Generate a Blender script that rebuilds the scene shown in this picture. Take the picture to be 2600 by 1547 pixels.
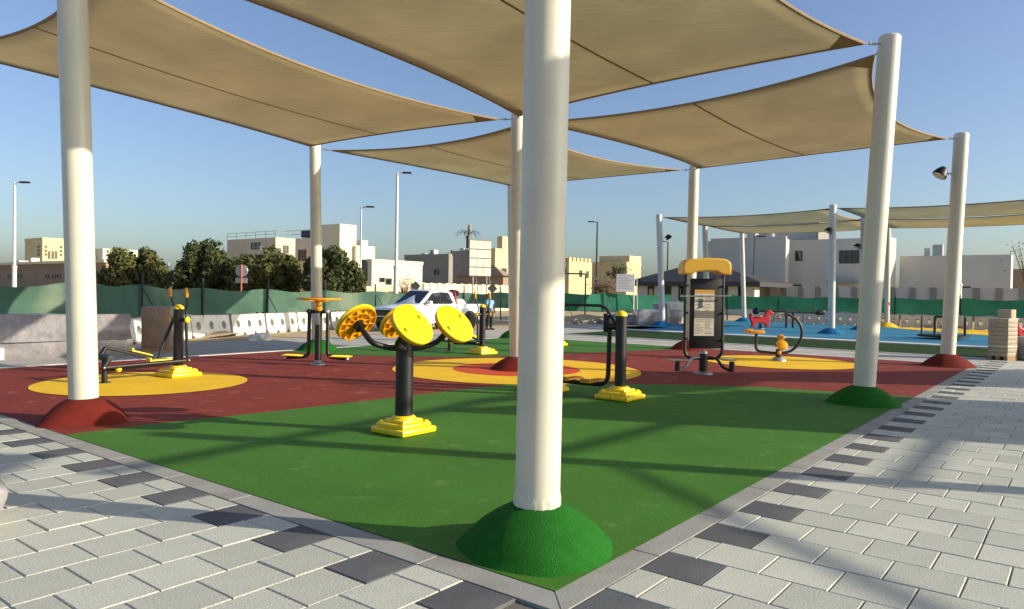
import bpy, bmesh, math, random
from mathutils import Vector, Matrix
random.seed(7)
for o in list(bpy.data.objects): bpy.data.objects.remove(o)
SC = bpy.context.scene; COL = SC.collection
# ---------------------------------------------------------------- camera
W0, H0, FPX, PITCH, ROLL, CAMH = 2600.0, 1547.0, 1872.7, 0.016235, 0.016321, 1.6
YAW = 0.90567                                   # the play area's own axes against the camera's
_f = Vector((0, math.cos(PITCH), -math.sin(PITCH))); _r = Vector((1, 0, 0)); _u = _r.cross(_f)
RT = math.cos(ROLL)*_r + math.sin(ROLL)*_u; UP = -math.sin(ROLL)*_r + math.cos(ROLL)*_u; FW = _f
cd = bpy.data.cameras.new('camera'); cam = bpy.data.objects.new('camera', cd); COL.objects.link(cam)
cd.sensor_width = 36; cd.lens = FPX/W0*36; cd.clip_end = 3000; cd.clip_start = .05
cam.matrix_world = Matrix(((RT.x, UP.x, -FW.x, 0), (RT.y, UP.y, -FW.y, 0), (RT.z, UP.z, -FW.z, CAMH), (0, 0, 0, 1)))
SC.camera = cam
SC.render.resolution_x, SC.render.resolution_y = 1024, 609
# ---------------------------------------------------------------- sky, sun, exposure
SUN_EL = math.radians(20); SUN_AZ = Vector((.976, -.216, 0)).normalized()
w = bpy.data.worlds.new('World'); SC.world = w; w.use_nodes = True
nt = w.node_tree; sky = nt.nodes.new('ShaderNodeTexSky'); sky.sky_type = 'NISHITA'; sky.sun_disc = False
sky.sun_elevation = SUN_EL; sky.sun_rotation = math.atan2(SUN_AZ.x, SUN_AZ.y)
sky.air_density = 1.0; sky.dust_density = 1.9; sky.ozone_density = 3.0; sky.altitude = 0
bgn = nt.nodes['Background']; tn = nt.nodes.new('ShaderNodeVectorMath'); tn.operation = 'MULTIPLY'; tn.inputs[1].default_value = (.97, 1.0, 1.02); hs = nt.nodes.new('ShaderNodeHueSaturation'); hs.inputs['Hue'].default_value = .508; hs.inputs['Saturation'].default_value = .97; nt.links.new(sky.outputs[0], hs.inputs['Color']); nt.links.new(hs.outputs[0], tn.inputs[0]); nt.links.new(tn.outputs[0], bgn.inputs[0]); bgn.inputs[1].default_value = .132
sl = bpy.data.lights.new('sun', 'SUN'); sl.energy = 5.0; sl.angle = math.radians(.45); sl.color = (1, .9, .73)
so = bpy.data.objects.new('sun', sl); COL.objects.link(so)
so.rotation_euler = (-(SUN_AZ*math.cos(SUN_EL) + Vector((0, 0, math.sin(SUN_EL))))).to_track_quat('-Z', 'Y').to_euler()
so.location = (30, -10, 30)
SC.view_settings.view_transform = 'Standard'; SC.view_settings.look = 'None'; SC.view_settings.gamma = 1
SC.view_settings.exposure = .42
# ---------------------------------------------------------------- layout helpers (photo pixel of the 2494 wide view -> place)
KD = 2600/2494
def ray(x, y): return FW + (x*KD - W0/2)/FPX*RT - (y*KD - H0/2)/FPX*UP
def atY(x, y, Y): d = ray(x, y); return Vector((0, 0, CAMH)) + d*(Y/d.y)
def gnd(x, y): d = ray(x, y); return Vector((0, 0, CAMH)) + d*(-CAMH/d.z)
VD = Vector((math.cos(YAW), math.sin(YAW), 0)); UD = Vector((-math.sin(YAW), math.cos(YAW), 0)); ORG = Vector((.1794, 4.6315, 0))
def UV(u, v, z=0): p = ORG + UD*u + VD*v; return Vector((p.x, p.y, z))
def to_uv(p): d = Vector((p[0], p[1], 0)) - ORG; return d.dot(UD), d.dot(VD)
def seen(p):
    d = Vector(p) - Vector((0, 0, CAMH)); z = d.dot(FW)
    if z < .2: return None
    return (W0/2 + FPX*d.dot(RT)/z, H0/2 - FPX*d.dot(UP)/z, z)
# ---------------------------------------------------------------- materials
def lin(c): return tuple((x/255/12.92 if x/255 <= .04045 else ((x/255+.055)/1.055)**2.4) for x in c)
MATS = {}
def mat(name, col, rough=.6, var=0, scale=4, bump=0, bscale=60, metal=0, spec=.4, rnd=0, spots=0, coat=0, dirt=None, dscale=3, damt=.5, trans=0, dlo=.52, dhi=.72, sscale=0):
    if name in MATS: return MATS[name]
    m = bpy.data.materials.new(name); m.use_nodes = True; t = m.node_tree; N = t.nodes; L = t.links
    b = N['Principled BSDF']; b.inputs['Roughness'].default_value = rough; b.inputs['Metallic'].default_value = metal
    b.inputs['Specular IOR Level'].default_value = spec; b.inputs['Coat Weight'].default_value = coat
    tc = N.new('ShaderNodeTexCoord')
    rgb = N.new('ShaderNodeRGB'); rgb.outputs[0].default_value = (*col, 1); out = rgb.outputs[0]
    def noise(sc, det=4):
        n = N.new('ShaderNodeTexNoise'); n.inputs['Scale'].default_value = sc; n.inputs['Detail'].default_value = det
        L.new(tc.outputs['Object'], n.inputs['Vector']); return n.outputs['Fac']
    def rng(fac, a, b_, c, d):
        r = N.new('ShaderNodeMapRange'); r.inputs[1].default_value = a; r.inputs[2].default_value = b_; r.inputs[3].default_value = c; r.inputs[4].default_value = d
        L.new(fac, r.inputs[0]); return r.outputs[0]
    def mul(c, fac):
        x = N.new('ShaderNodeVectorMath'); x.operation = 'SCALE'; L.new(c, x.inputs[0]); L.new(fac, x.inputs['Scale']); return x.outputs[0]
    if var: out = mul(out, rng(noise(scale), .3, .7, 1-var, 1+var))
    if spots: out = mul(out, rng(noise(sscale or bscale*2.2, 2), .35, .65, 1-spots, 1+spots))
    if rnd:
        oi = N.new('ShaderNodeObjectInfo'); out = mul(out, rng(oi.outputs['Random'], 0, 1, 1-rnd, 1+rnd))
    if dirt:
        mx = N.new('ShaderNodeMix'); mx.data_type = 'RGBA'; L.new(rng(noise(dscale, 8), dlo, dhi, 0, damt), mx.inputs[0]); L.new(out, mx.inputs[6])
        mx.inputs[7].default_value = (*dirt, 1); out = mx.outputs[2]
    L.new(out, b.inputs['Base Color'])
    if bump:
        bp = N.new('ShaderNodeBump'); bp.inputs['Strength'].default_value = bump; bp.inputs['Distance'].default_value = .02
        L.new(noise(bscale, 3), bp.inputs['Height']); L.new(bp.outputs[0], b.inputs['Normal'])
    if trans:
        tr = N.new('ShaderNodeBsdfTranslucent'); L.new(out, tr.inputs[0]); ms = N.new('ShaderNodeMixShader'); ms.inputs[0].default_value = trans
        L.new(b.outputs[0], ms.inputs[1]); L.new(tr.outputs[0], ms.inputs[2]); L.new(ms.outputs[0], N['Material Output'].inputs[0])
    MATS[name] = m; return m
M_red = mat('rubber_red', lin((126, 52, 42)), .8, .12, 1.2, .25, 160, spots=.14, sscale=70, spec=.2, dirt=lin((185, 135, 118)), dscale=3.6, damt=.5, dlo=.59, dhi=.76)
M_grn = mat('rubber_green', lin((66, 113, 36)), .75, .12, .8, .25, 160, spots=.12, sscale=70, spec=.2, dirt=lin((120, 140, 90)), dscale=4, damt=.5, dlo=.6, dhi=.76)
M_mgrn = mat('rubber_mound_green', lin((31, 98, 26)), .85, .12, 9, .6, 120, spots=.25, spec=.15)
M_mred = mat('rubber_mound_red', lin((106, 36, 27)), .85, .12, 6, .5, 120, spots=.2, spec=.15)
M_mblue = mat('rubber_mound_blue', lin((30, 105, 150)), .85, .1, 6, .4, 90, spec=.15)
M_yel = mat('rubber_yellow', lin((232, 188, 40)), .75, .06, 1.5, .2, 160, spots=.06, spec=.2)
M_org = mat('rubber_orange', lin((200, 78, 48)), .75, .06, 1.5, .2, 160, spots=.06, spec=.2)
M_blue = mat('rubber_blue', lin((52, 122, 156)), .75, .1, .4, .2, 90, spec=.2)
M_pav = mat('paver_light', lin((184, 184, 171)), .85, .06, 3, .14, 70, spots=.22, sscale=110, rnd=.1, spec=.2, dirt=lin((146, 144, 136)), dscale=1.6, damt=.3)
M_dpav = mat('paver_dark', lin((92, 93, 95)), .85, .06, 3, .12, 70, sscale=120, spots=.18, rnd=.1, spec=.2, dirt=lin((128, 124, 118)), dscale=2.2, damt=.35)
M_joint = mat('joint_sand', lin((112, 106, 95)), .95, .2, 8, .3, 120)
M_kerb = mat('kerb_concrete', lin((150, 149, 142)), .9, .1, 2.2, .15, 40, spots=.05, spec=.2, dirt=lin((128, 120, 108)), dscale=3.1, damt=.4)
M_wkerb = mat('white_kerb', lin((205, 202, 194)), .85, .06, 2, .2, 60)
M_sand = mat('sand', lin((188, 166, 130)), .95, .14, .35, .5, 9, spots=.12, spec=.1, dirt=lin((150, 132, 104)), dscale=.6, damt=.6)
M_turf = mat('turf', lin((36, 62, 24)), .9, .2, 2.5, .8, 70, spots=.35, spec=.15)
M_pole = mat('pole_paint', lin((210, 207, 187)), .4, .03, 1.5, spec=.45, coat=.12, dirt=lin((176, 168, 150)), dscale=2.2, damt=.35, dlo=.5, dhi=.8)
M_pole2 = mat('pole_paint_plain', lin((200, 198, 190)), .45, .03, 1.5, spec=.4)
M_blk = mat('black_powder_coat', lin((24, 24, 26)), .42, .08, 6, .08, 220, spec=.5)
M_yp = mat('yellow_plastic', lin((242, 206, 14)), .38, .03, 5, spec=.5, coat=.12)
M_yp2 = mat('amber_plastic', lin((220, 150, 20)), .4, .04, 5, spec=.5, coat=.1)
M_galv = mat('galvanised_steel', lin((170, 172, 172)), .45, .08, 8, metal=.7)
M_chrome = mat('bolt_steel', lin((205, 205, 205)), .25, metal=.9)
M_hem = mat('sail_hem', lin((146, 126, 94)), .9, .05, 3)
M_wht = mat('white_plastic', lin((226, 222, 208)), .55, .05, 3, dirt=lin((170, 152, 122)), dscale=2.0, damt=.5, spec=.4)
M_net = mat('green_shade_net', lin((84, 114, 96)), .85, .14, 1.1, .2, 40, spec=.1, trans=.35, dirt=lin((164, 172, 142)), dscale=.7, damt=.55)
M_net2 = mat('dark_green_shade_net', lin((48, 110, 88)), .85, .16, 1.1, .2, 40, spec=.1, trans=.25)
M_post = mat('fence_post_dark', lin((48, 52, 50)), .7, .2, 6)
M_wrap = mat('stretch_wrap', lin((140, 136, 138)), .24, .2, 5, .8, 9, spec=.6, coat=.4, dirt=lin((176, 160, 150)), dscale=2, damt=.6)
M_card = mat('wrapped_cardboard', lin((142, 120, 98)), .4, .14, 4, .5, 18, spec=.5, coat=.25)
M_pallet = mat('beige_blocks', lin((172, 158, 134)), .8, .1, 6, .3, 40)
M_wood = mat('pallet_wood', lin((150, 122, 88)), .85, .2, 5)
M_glass = mat('dark_glass', lin((30, 36, 40)), .06, 0, spec=.8)
M_tyre = mat('tyre', lin((26, 26, 27)), .85, .1, 8)
M_car = mat('truck_white', lin((232, 232, 230)), .22, .01, 2, spec=.5, coat=.6)
M_trim = mat('black_trim', lin((20, 20, 21)), .5)
M_lampgl = mat('lamp_glass', lin((215, 215, 205)), .1, spec=.7)
M_redpl = mat('red_plastic', lin((190, 26, 34)), .4, .04, 5, spec=.5)
M_paper = mat('paper_print', lin((205, 198, 178)), .6, .05, 6)
M_ink = mat('grey_print', lin((120, 116, 104)), .7)
M_ink2 = mat('dark_print', lin((46, 46, 46)), .7)
M_orgp = mat('orange_print', lin((206, 150, 60)), .6)
def sailmat():
    m = bpy.data.materials.new('sail_cloth'); m.use_nodes = True; t = m.node_tree; N = t.nodes; L = t.links
    N.remove(N['Principled BSDF']); tc = N.new('ShaderNodeTexCoord')
    mp = N.new('ShaderNodeMapping'); mp.inputs['Rotation'].default_value = (0, 0, -YAW); mp.inputs['Scale'].default_value = (1.2, 26, 1); L.new(tc.outputs['Object'], mp.inputs[0])
    n = N.new('ShaderNodeTexNoise'); n.inputs['Scale'].default_value = 1.6; n.inputs['Detail'].default_value = 5; L.new(mp.outputs[0], n.inputs['Vector'])
    n2 = N.new('ShaderNodeTexNoise'); n2.inputs['Scale'].default_value = .6; L.new(tc.outputs['Object'], n2.inputs['Vector'])
    ad = N.new('ShaderNodeMath'); ad.operation = 'ADD'; L.new(n.outputs['Fac'], ad.inputs[0]); L.new(n2.outputs['Fac'], ad.inputs[1])
    cr = N.new('ShaderNodeMapRange'); cr.inputs[1].default_value = .6; cr.inputs[2].default_value = 1.4; cr.inputs[3].default_value = .82; cr.inputs[4].default_value = 1.12; L.new(ad.outputs[0], cr.inputs[0])
    rgb = N.new('ShaderNodeRGB'); rgb.outputs[0].default_value = (*lin((226, 217, 190)), 1)
    ml = N.new('ShaderNodeVectorMath'); ml.operation = 'SCALE'; L.new(rgb.outputs[0], ml.inputs[0]); L.new(cr.outputs[0], ml.inputs['Scale'])
    bp = N.new('ShaderNodeBump'); bp.inputs['Strength'].default_value = .35; bp.inputs['Distance'].default_value = .03; L.new(ad.outputs[0], bp.inputs['Height']); d = N.new('ShaderNodeBsdfDiffuse'); L.new(bp.outputs[0], d.inputs['Normal']); tr = N.new('ShaderNodeBsdfTranslucent'); ms = N.new('ShaderNodeMixShader'); ms.inputs[0].default_value = .5
    L.new(ml.outputs[0], d.inputs[0]); L.new(ml.outputs[0], tr.inputs[0]); L.new(d.outputs[0], ms.inputs[1]); L.new(tr.outputs[0], ms.inputs[2])
    L.new(ms.outputs[0], N['Material Output'].inputs[0]); return m
M_sail = sailmat()
# ---------------------------------------------------------------- mesh builder
def spline(pts, n=6):
    P = [Vector(p) for p in pts]; out = []
    for i in range(len(P)-1):
        p0 = P[max(i-1, 0)]; p1 = P[i]; p2 = P[i+1]; p3 = P[min(i+2, len(P)-1)]
        for k in range(n):
            t = k/n; out.append(.5*((2*p1) + (p2-p0)*t + (2*p0-5*p1+4*p2-p3)*t*t + (3*p1-p0-3*p2+p3)*t**3))
    out.append(P[-1]); return out
def fillet(pts, r, n=5):
    P = [Vector(p) for p in pts]; out = [P[0]]
    for i in range(1, len(P)-1):
        a = (P[i-1]-P[i]); b = (P[i+1]-P[i]); rr = min(r, a.length*.48, b.length*.48); s = P[i]+a.normalized()*rr; e = P[i]+b.normalized()*rr
        for k in range(n+1): t = k/n; out.append((1-t)**2*s + 2*t*(1-t)*P[i] + t*t*e)
    out.append(P[-1]); return out
class MB:
    def __init__(s): s.v = []; s.f = []; s.M = None
    def add(s, vs, fs):
        o = len(s.v)
        for p in vs:
            p = Vector(p); s.v.append(tuple(s.M @ p) if s.M else tuple(p))
        for f in fs: s.f.append(tuple(i+o for i in f))
        return s
    def box(s, x0, x1, y0, y1, z0, z1, b=0):
        if b <= 0:
            vs = [(x, y, z) for z in (z0, z1) for y in (y0, y1) for x in (x0, x1)]
            return s.add(vs, [(0, 2, 3, 1), (4, 5, 7, 6), (0, 1, 5, 4), (2, 6, 7, 3), (0, 4, 6, 2), (1, 3, 7, 5)])
        bm = bmesh.new(); bmesh.ops.create_cube(bm, size=1)
        for q in bm.verts: q.co = Vector(((x0+x1)/2+q.co.x*(x1-x0), (y0+y1)/2+q.co.y*(y1-y0), (z0+z1)/2+q.co.z*(z1-z0)))
        bmesh.ops.bevel(bm, geom=list(bm.edges), offset=min(b, .49*min(x1-x0, y1-y0, z1-z0)), segments=2, affect='EDGES', profile=.5)
        bm.verts.index_update(); s.add([q.co.copy() for q in bm.verts], [[q.index for q in f.verts] for f in bm.faces]); bm.free(); return s
    def tube(s, path, r, n=10, cap=True, flat=1):
        P = [Vector(p) for p in path]; m = len(P); R = r if isinstance(r, (list, tuple)) else [r]*m
        T = [(P[min(i+1, m-1)]-P[max(i-1, 0)]).normalized() for i in range(m)]
        a = Vector((0, 0, 1)) if abs(T[0].z) < .9 else Vector((1, 0, 0)); nx = T[0].cross(a).normalized(); vs = []
        for i in range(m):
            nx = (nx - T[i]*nx.dot(T[i])).normalized(); ny = T[i].cross(nx)
            for k in range(n): th = 2*math.pi*k/n; vs.append(P[i] + R[i]*(math.cos(th)*nx + flat*math.sin(th)*ny))
        fs = [(i*n+k, i*n+(k+1) % n, (i+1)*n+(k+1) % n, (i+1)*n+k) for i in range(m-1) for k in range(n)]
        if cap: fs += [tuple(range(n-1, -1, -1)), tuple((m-1)*n+k for k in range(n))]
        return s.add(vs, fs)
    def lathe(s, prof, n=24, c=(0, 0, 0), R=None, rad=None):
        vs = []; c = Vector(c)
        for i, (r, z) in enumerate(prof):
            for k in range(n):
                th = 2*math.pi*k/n; q = r*(rad(th, i) if rad else 1); p = Vector((q*math.cos(th), q*math.sin(th), z))
                vs.append(c + (R @ p if R else p))
        m = len(prof); fs = [(i*n+k, i*n+(k+1) % n, (i+1)*n+(k+1) % n, (i+1)*n+k) for i in range(m-1) for k in range(n)]
        fs += [tuple(range(n-1, -1, -1)), tuple((m-1)*n+k for k in range(n))]
        return s.add(vs, fs)
    def ball(s, c, rx, ry=None, rz=None, n=14, half=False):
        ry = ry or rx; rz = rz or rx; m = 7; vs = []; c = Vector(c)
        lo = 0 if half else -math.pi/2
        for i in range(m+1):
            ph = lo+(math.pi/2-lo)*i/m; cr = max(math.cos(ph), .004)
            for k in range(n): th = 2*math.pi*k/n; vs.append(c+Vector((rx*cr*math.cos(th), ry*cr*math.sin(th), rz*math.sin(ph))))
        fs = [(i*n+k, i*n+(k+1) % n, (i+1)*n+(k+1) % n, (i+1)*n+k) for i in range(m) for k in range(n)] + [tuple(range(n-1, -1, -1)), tuple(m*n+k for k in range(n))]
        return s.add(vs, fs)
    def prism(s, poly, y0, y1, plane='xz'):
        n = len(poly); mk = (lambda a, b, h: (a, h, b)) if plane == 'xz' else ((lambda a, b, h: (a, b, h)) if plane == 'xy' else (lambda a, b, h: (h, a, b)))
        vs = [mk(a, b, y0) for a, b in poly] + [mk(a, b, y1) for a, b in poly]
        return s.add(vs, [tuple(range(n-1, -1, -1)), tuple(range(n, 2*n))] + [(k, (k+1) % n, n+(k+1) % n, n+k) for k in range(n)])
    def build(s, name, m, parent=None, sharp=38, smooth=True):
        me = bpy.data.meshes.new(name); me.from_pydata(s.v, [], s.f); me.validate()
        bm = bmesh.new(); bm.from_mesh(me); bmesh.ops.recalc_face_normals(bm, faces=bm.faces); bm.to_mesh(me); bm.free()
        me.materials.append(m)
        if smooth: me.shade_smooth(); me.set_sharp_from_angle(angle=math.radians(sharp))
        o = bpy.data.objects.new(name, me); COL.objects.link(o)
        if parent: o.parent = parent
        return o
def tag(o, label=None, cat=None, group=None, kind=None):
    if label: o['label'] = label
    if cat: o['category'] = cat
    if group: o['group'] = group
    if kind: o['kind'] = kind
    return o
def thing(name, label, cat, loc=(0, 0, 0), rz=0, group=None):
    o = bpy.data.objects.new(name, None); COL.objects.link(o); o.location = loc; o.rotation_euler = (0, 0, rz); o.empty_display_size = .2
    return tag(o, label, cat, group)
def copy_tree(o, parent=None):
    c = o.copy(); COL.objects.link(c)
    if parent: c.parent = parent
    for ch in list(o.children): copy_tree(ch, c)
    return c
def sheet(name, poly, z, m, kind='structure', parent=None, thick=.0):
    me = bpy.data.meshes.new(name); me.from_pydata([(p[0], p[1], z) for p in poly], [], [tuple(range(len(poly)))]); me.materials.append(m)
    bm = bmesh.new(); bm.from_mesh(me)
    for f in bm.faces:
        if f.normal.z < 0: f.normal_flip()
    bm.to_mesh(me); bm.free()
    o = bpy.data.objects.new(name, me); COL.objects.link(o)
    if parent: o.parent = parent
    else: o['kind'] = kind
    return o
def uvpoly(L): return [UV(a, b) for a, b in L]
def circ(c, r, n=72): return [(c[0]+r*math.cos(2*math.pi*k/n), c[1]+r*math.sin(2*math.pi*k/n)) for k in range(n)]
# ================================================================ GROUND
sheet('ground', [(-900, -60), (900, -60), (900, 1500), (-900, 1500)], -.03, M_sand)
# the rubber pad
sheet('rubber_pad', uvpoly([(-.49, -.5), (13.55, -.5), (13.55, 17.35), (-.49, 17.35)]), 0, M_red)
sheet('rubber_patch_near', uvpoly([(-.496, -.506), (5.86, -.506), (5.84, .4), (5.6, 1.9), (5.44, 3.8), (5.33, 5.2), (5.2, 6.6), (4.6, 7.3), (3.7, 7.87), (2.9, 8.56), (1.7, 9.26), (.2, 9.56), (-.496, 9.8)]), .004, M_grn)
sheet('rubber_patch_far', uvpoly([(13.548, 7.3), (11.4, 8.03), (10.2, 8.9), (9.1, 10), (8.55, 11.47), (7.6, 14.4), (7.05, 16.04), (6.8, 17.348), (13.548, 17.348)]), .004, M_grn)
RINGC = UV(6.656, 8.39)
sheet('rubber_ring', circ(RINGC, 2.56), .008, M_yel); sheet('rubber_disc', circ(RINGC, 1.32), .012, M_org)
sheet('rubber_circle_left', circ((-6.1, 12.25), 1.62), .008, M_yel); sheet('rubber_circle_right', circ((6.6, 18.1), 1.82), .008, M_yel)
# paths round the pad, turf strip, blue and yellow play pads
def brick_path(name, cols=(178, 174, 166)):
    m = bpy.data.materials.new(name); m.use_nodes = True; t = m.node_tree; N = t.nodes; L = t.links; b = N['Principled BSDF']; b.inputs['Roughness'].default_value = .88; b.inputs['Specular IOR Level'].default_value = .2
    tc = N.new('ShaderNodeTexCoord'); mp = N.new('ShaderNodeMapping'); mp.inputs['Rotation'].default_value = (0, 0, -YAW); L.new(tc.outputs['Object'], mp.inputs[0])
    br = N.new('ShaderNodeTexBrick'); br.inputs['Scale'].default_value = 1; br.inputs['Brick Width'].default_value = .38; br.inputs['Row Height'].default_value = .377; br.inputs['Mortar Size'].default_value = .006
    c = lin(cols); br.inputs['Color1'].default_value = (*c, 1); br.inputs['Color2'].default_value = (*[x*.88 for x in c], 1); br.inputs['Mortar'].default_value = (*[x*.55 for x in c], 1)
    L.new(mp.outputs[0], br.inputs['Vector']); n = N.new('ShaderNodeTexNoise'); n.inputs['Scale'].default_value = 1.5; n.inputs['Detail'].default_value = 6; L.new(tc.outputs['Object'], n.inputs['Vector'])
    r = N.new('ShaderNodeMapRange'); r.inputs[1].default_value = .3; r.inputs[2].default_value = .7; r.inputs[3].default_value = .85; r.inputs[4].default_value = 1.12; L.new(n.outputs['Fac'], r.inputs[0])
    v = N.new('ShaderNodeVectorMath'); v.operation = 'SCALE'; L.new(br.outputs['Color'], v.inputs[0]); L.new(r.outputs[0], v.inputs['Scale']); L.new(v.outputs[0], b.inputs['Base Color']); return m
M_path = brick_path('path_paving')
sheet('path_behind', uvpoly([(-14, 17.55), (17.6, 17.55), (17.6, 20.1), (-14, 20.1)]), -.004, M_path)
sheet('path_left', uvpoly([(13.75, -9), (17.6, -9), (17.6, 17.549), (13.75, 17.549)]), -.004, M_path)
sheet('path_far', uvpoly([(13.7, 20.101), (17.6, 20.101), (17.6, 30), (13.7, 30)]), -.004, M_path)
sheet('turf_strip', uvpoly([(-.55, 20.25), (13.6, 20.25), (13.6, 25.0), (-.55, 25.0)]), .008, M_turf)
sheet('blue_pad', uvpoly([(-6, 25.75), (15.4, 25.75), (15.4, 43.0), (-6, 43.0)]), -.004, M_blue)
sheet('yellow_pad', uvpoly([(-6, 33.5), (-1.5, 34.5), (2.0, 37.2), (5.2, 40.2), (6.6, 42.8), (-6, 42.8)]), 0, M_yel)
def strip(name, u0, u1, v0, v1, z, m): 
    b = MB(); p = [UV(u0, v0), UV(u1, v0), UV(u1, v1), UV(u0, v1)]
    return tag(b.prism([(q.x, q.y) for q in p], -.1, z, 'xy').build(name, m, smooth=False), kind='structure')
strip('kerb_turf_back', -6, 15.4, 25.02, 25.72, .05, M_wkerb); strip('kerb_turf_front', -.55, 13.6, 20.1, 20.24, .02, M_wkerb)
strip('kerb_pad_left_back', 13.56, 13.74, -.5, 17.36, .012, M_wkerb); strip('kerb_pad_behind', -.49, 13.56, 17.36, 17.54, .012, M_wkerb)
# ---- kerb of the pad, stone by stone
kq = MB()
for P_ in ([(-.66, -.69), (13.3, -.69), (13.3, -.52), (-.5, -.52)], [(-.66, -.68), (-.5, -.51), (-.5, 17.3), (-.66, 17.3)]): kq.prism([(q.x, q.y) for q in uvpoly(P_)], -.16 if P_[1][0] > 0 else -.165, -.115 if P_[1][0] > 0 else -.117, 'xy')
kb = tag(kq.build('kerb_front', M_kerb, smooth=False), kind='structure')
def kerbstone(a, b):
    p = [UV(*a[0]), UV(*a[1]), UV(*b[0]), UV(*b[1])]
    cx = sum((q for q in p), Vector())/4; inner = [cx+(q-cx)*.985 for q in p]; mb = MB()
    n = 4; vs = [(q.x, q.y, -.12) for q in p]+[(q.x, q.y, -.004) for q in p]+[(q.x, q.y, .001) for q in [cx+(q-cx)*(1-.006/ (q-cx).length*1.0) for q in p]]
    mb.add(vs, [(8, 9, 10, 11)]+[(k, (k+1) % 4, 4+(k+1) % 4, 4+k) for k in range(4)]+[(4+k, 4+(k+1) % 4, 8+(k+1) % 4, 8+k) for k in range(4)])
    mb.build('kerb_stone', M_kerb, kb, smooth=False)
g = .002; kerbstone([(-.67, -.70), (-.49, -.51)], [(.35, -.51), (.35, -.70)]); kerbstone([(-.67, -.70+g), (-.49, -.51+g)], [(-.49, .35), (-.67, .35)])
for k in range(13): kerbstone([(.354+k, -.70), (.354+k, -.51)], [(1.35+k, -.51), (1.35+k, -.70)])
for k in range(17): kerbstone([(-.67, .354+k), (-.49, .354+k)], [(-.49, 1.35+k), (-.67, 1.35+k)])
# ---- pavers, one by one near the camera
PM = {}
def paver_mesh(lx, ly, dark):
    key = (round(lx, 3), round(ly, 3), dark)
    if key not in PM:
        mb = MB(); a, b, c = lx/2-.003, ly/2-.003, .006
        vs = [(sx*a, sy*b, -.06) for sx, sy in ((-1, -1), (1, -1), (1, 1), (-1, 1))]+[(sx*a, sy*b, -.005) for sx, sy in ((-1, -1), (1, -1), (1, 1), (-1, 1))]+[(sx*(a-c), sy*(b-c), 0) for sx, sy in ((-1, -1), (1, -1), (1, 1), (-1, 1))]
        mb.add(vs, [(8, 9, 10, 11)]+[(k, (k+1) % 4, 4+(k+1) % 4, 4+k) for k in range(4)]+[(4+k, 4+(k+1) % 4, 8+(k+1) % 4, 8+k) for k in range(4)])
        o = mb.build('paver', M_dpav if dark else M_pav, smooth=False); PM[key] = o.data; bpy.data.objects.remove(o)
    return PM[key]
def lay(name, rows, far):
    base = sheet(name, far, -.018, M_joint)
    P = []
    for r in rows:
        for (u, v, lu, lv, dark) in r:
            c = UV(u, v); s = seen(c)
            if s and -260 < s[0] < 2860 and s[1] < 1800: P.append((s[2], c, lu, lv, dark))
    P.sort(key=lambda a: a[0])
    for d, c, lu, lv, dark in P[:290]:
        o = bpy.data.objects.new('paver', paver_mesh(lv, lu, dark)); COL.objects.link(o); o.parent = base
        o.location = (c.x, c.y, random.uniform(-.0025, .002)); o.rotation_euler = (random.gauss(0, .0022), random.gauss(0, .0022), YAW+random.gauss(0, .003))
    for dk in (False, True):
        mb = MB()
        for d, c, lu, lv, dark in P[290:]:
            if dark != dk: continue
            mb.M = Matrix.Translation((c.x, c.y, random.uniform(-.0025, .002))) @ Matrix.Rotation(YAW, 4, 'Z'); a, b = lv/2-.004, lu/2-.004
            mb.add([(-a, -b, 0), (a, -b, 0), (a, b, 0), (-a, b, 0), (-a, -b, -.03), (a, -b, -.03), (a, b, -.03), (-a, b, -.03)], [(0, 1, 2, 3), (4, 5, 1, 0), (5, 6, 2, 1), (6, 7, 3, 2), (7, 4, 0, 3)])
        if mb.v: tag(mb.build('distant_pavers', M_dpav if dk else M_pav, base, smooth=False), kind='stuff')
def seq(even, n, k=0):
    L = [(.38, True)] if even else [(.19, False)]; f = 3+(k*2) % 5; c = 0
    while len(L) < n:
        c += 1; L.append((.38, False))
        if c == f: L.append((.19, False)); c = 0; f = 6
    return L
rows = []
for k in range(-4, 24):                          # left of the near corner: rows run away from the kerb
    u = 1.10+.1863+.3725*k; r = []; v = -.705
    for l, dk in seq(k % 2 == 0, 16, k): r.append((u, v-l/2, .3725, l, dk)); v -= l
    rows.append(r)
lay('paving_left', rows, uvpoly([(-3, -.69), (16, -.69), (16, -9), (-3, -9)]))
rows = []
for k in range(-2, 52):
    v = .09+.1888+.3775*k; r = []; u = -.675
    for l, dk in seq(k % 2 == 0, 36 if k > 18 else 20, k): r.append((u-l/2, v, l, .3775, dk)); u -= l
    rows.append(r)
lay('paving_right', rows, uvpoly([(-.66, -.69), (-.66, 17.549), (-14, 17.549), (-14, -.69)]))
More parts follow.
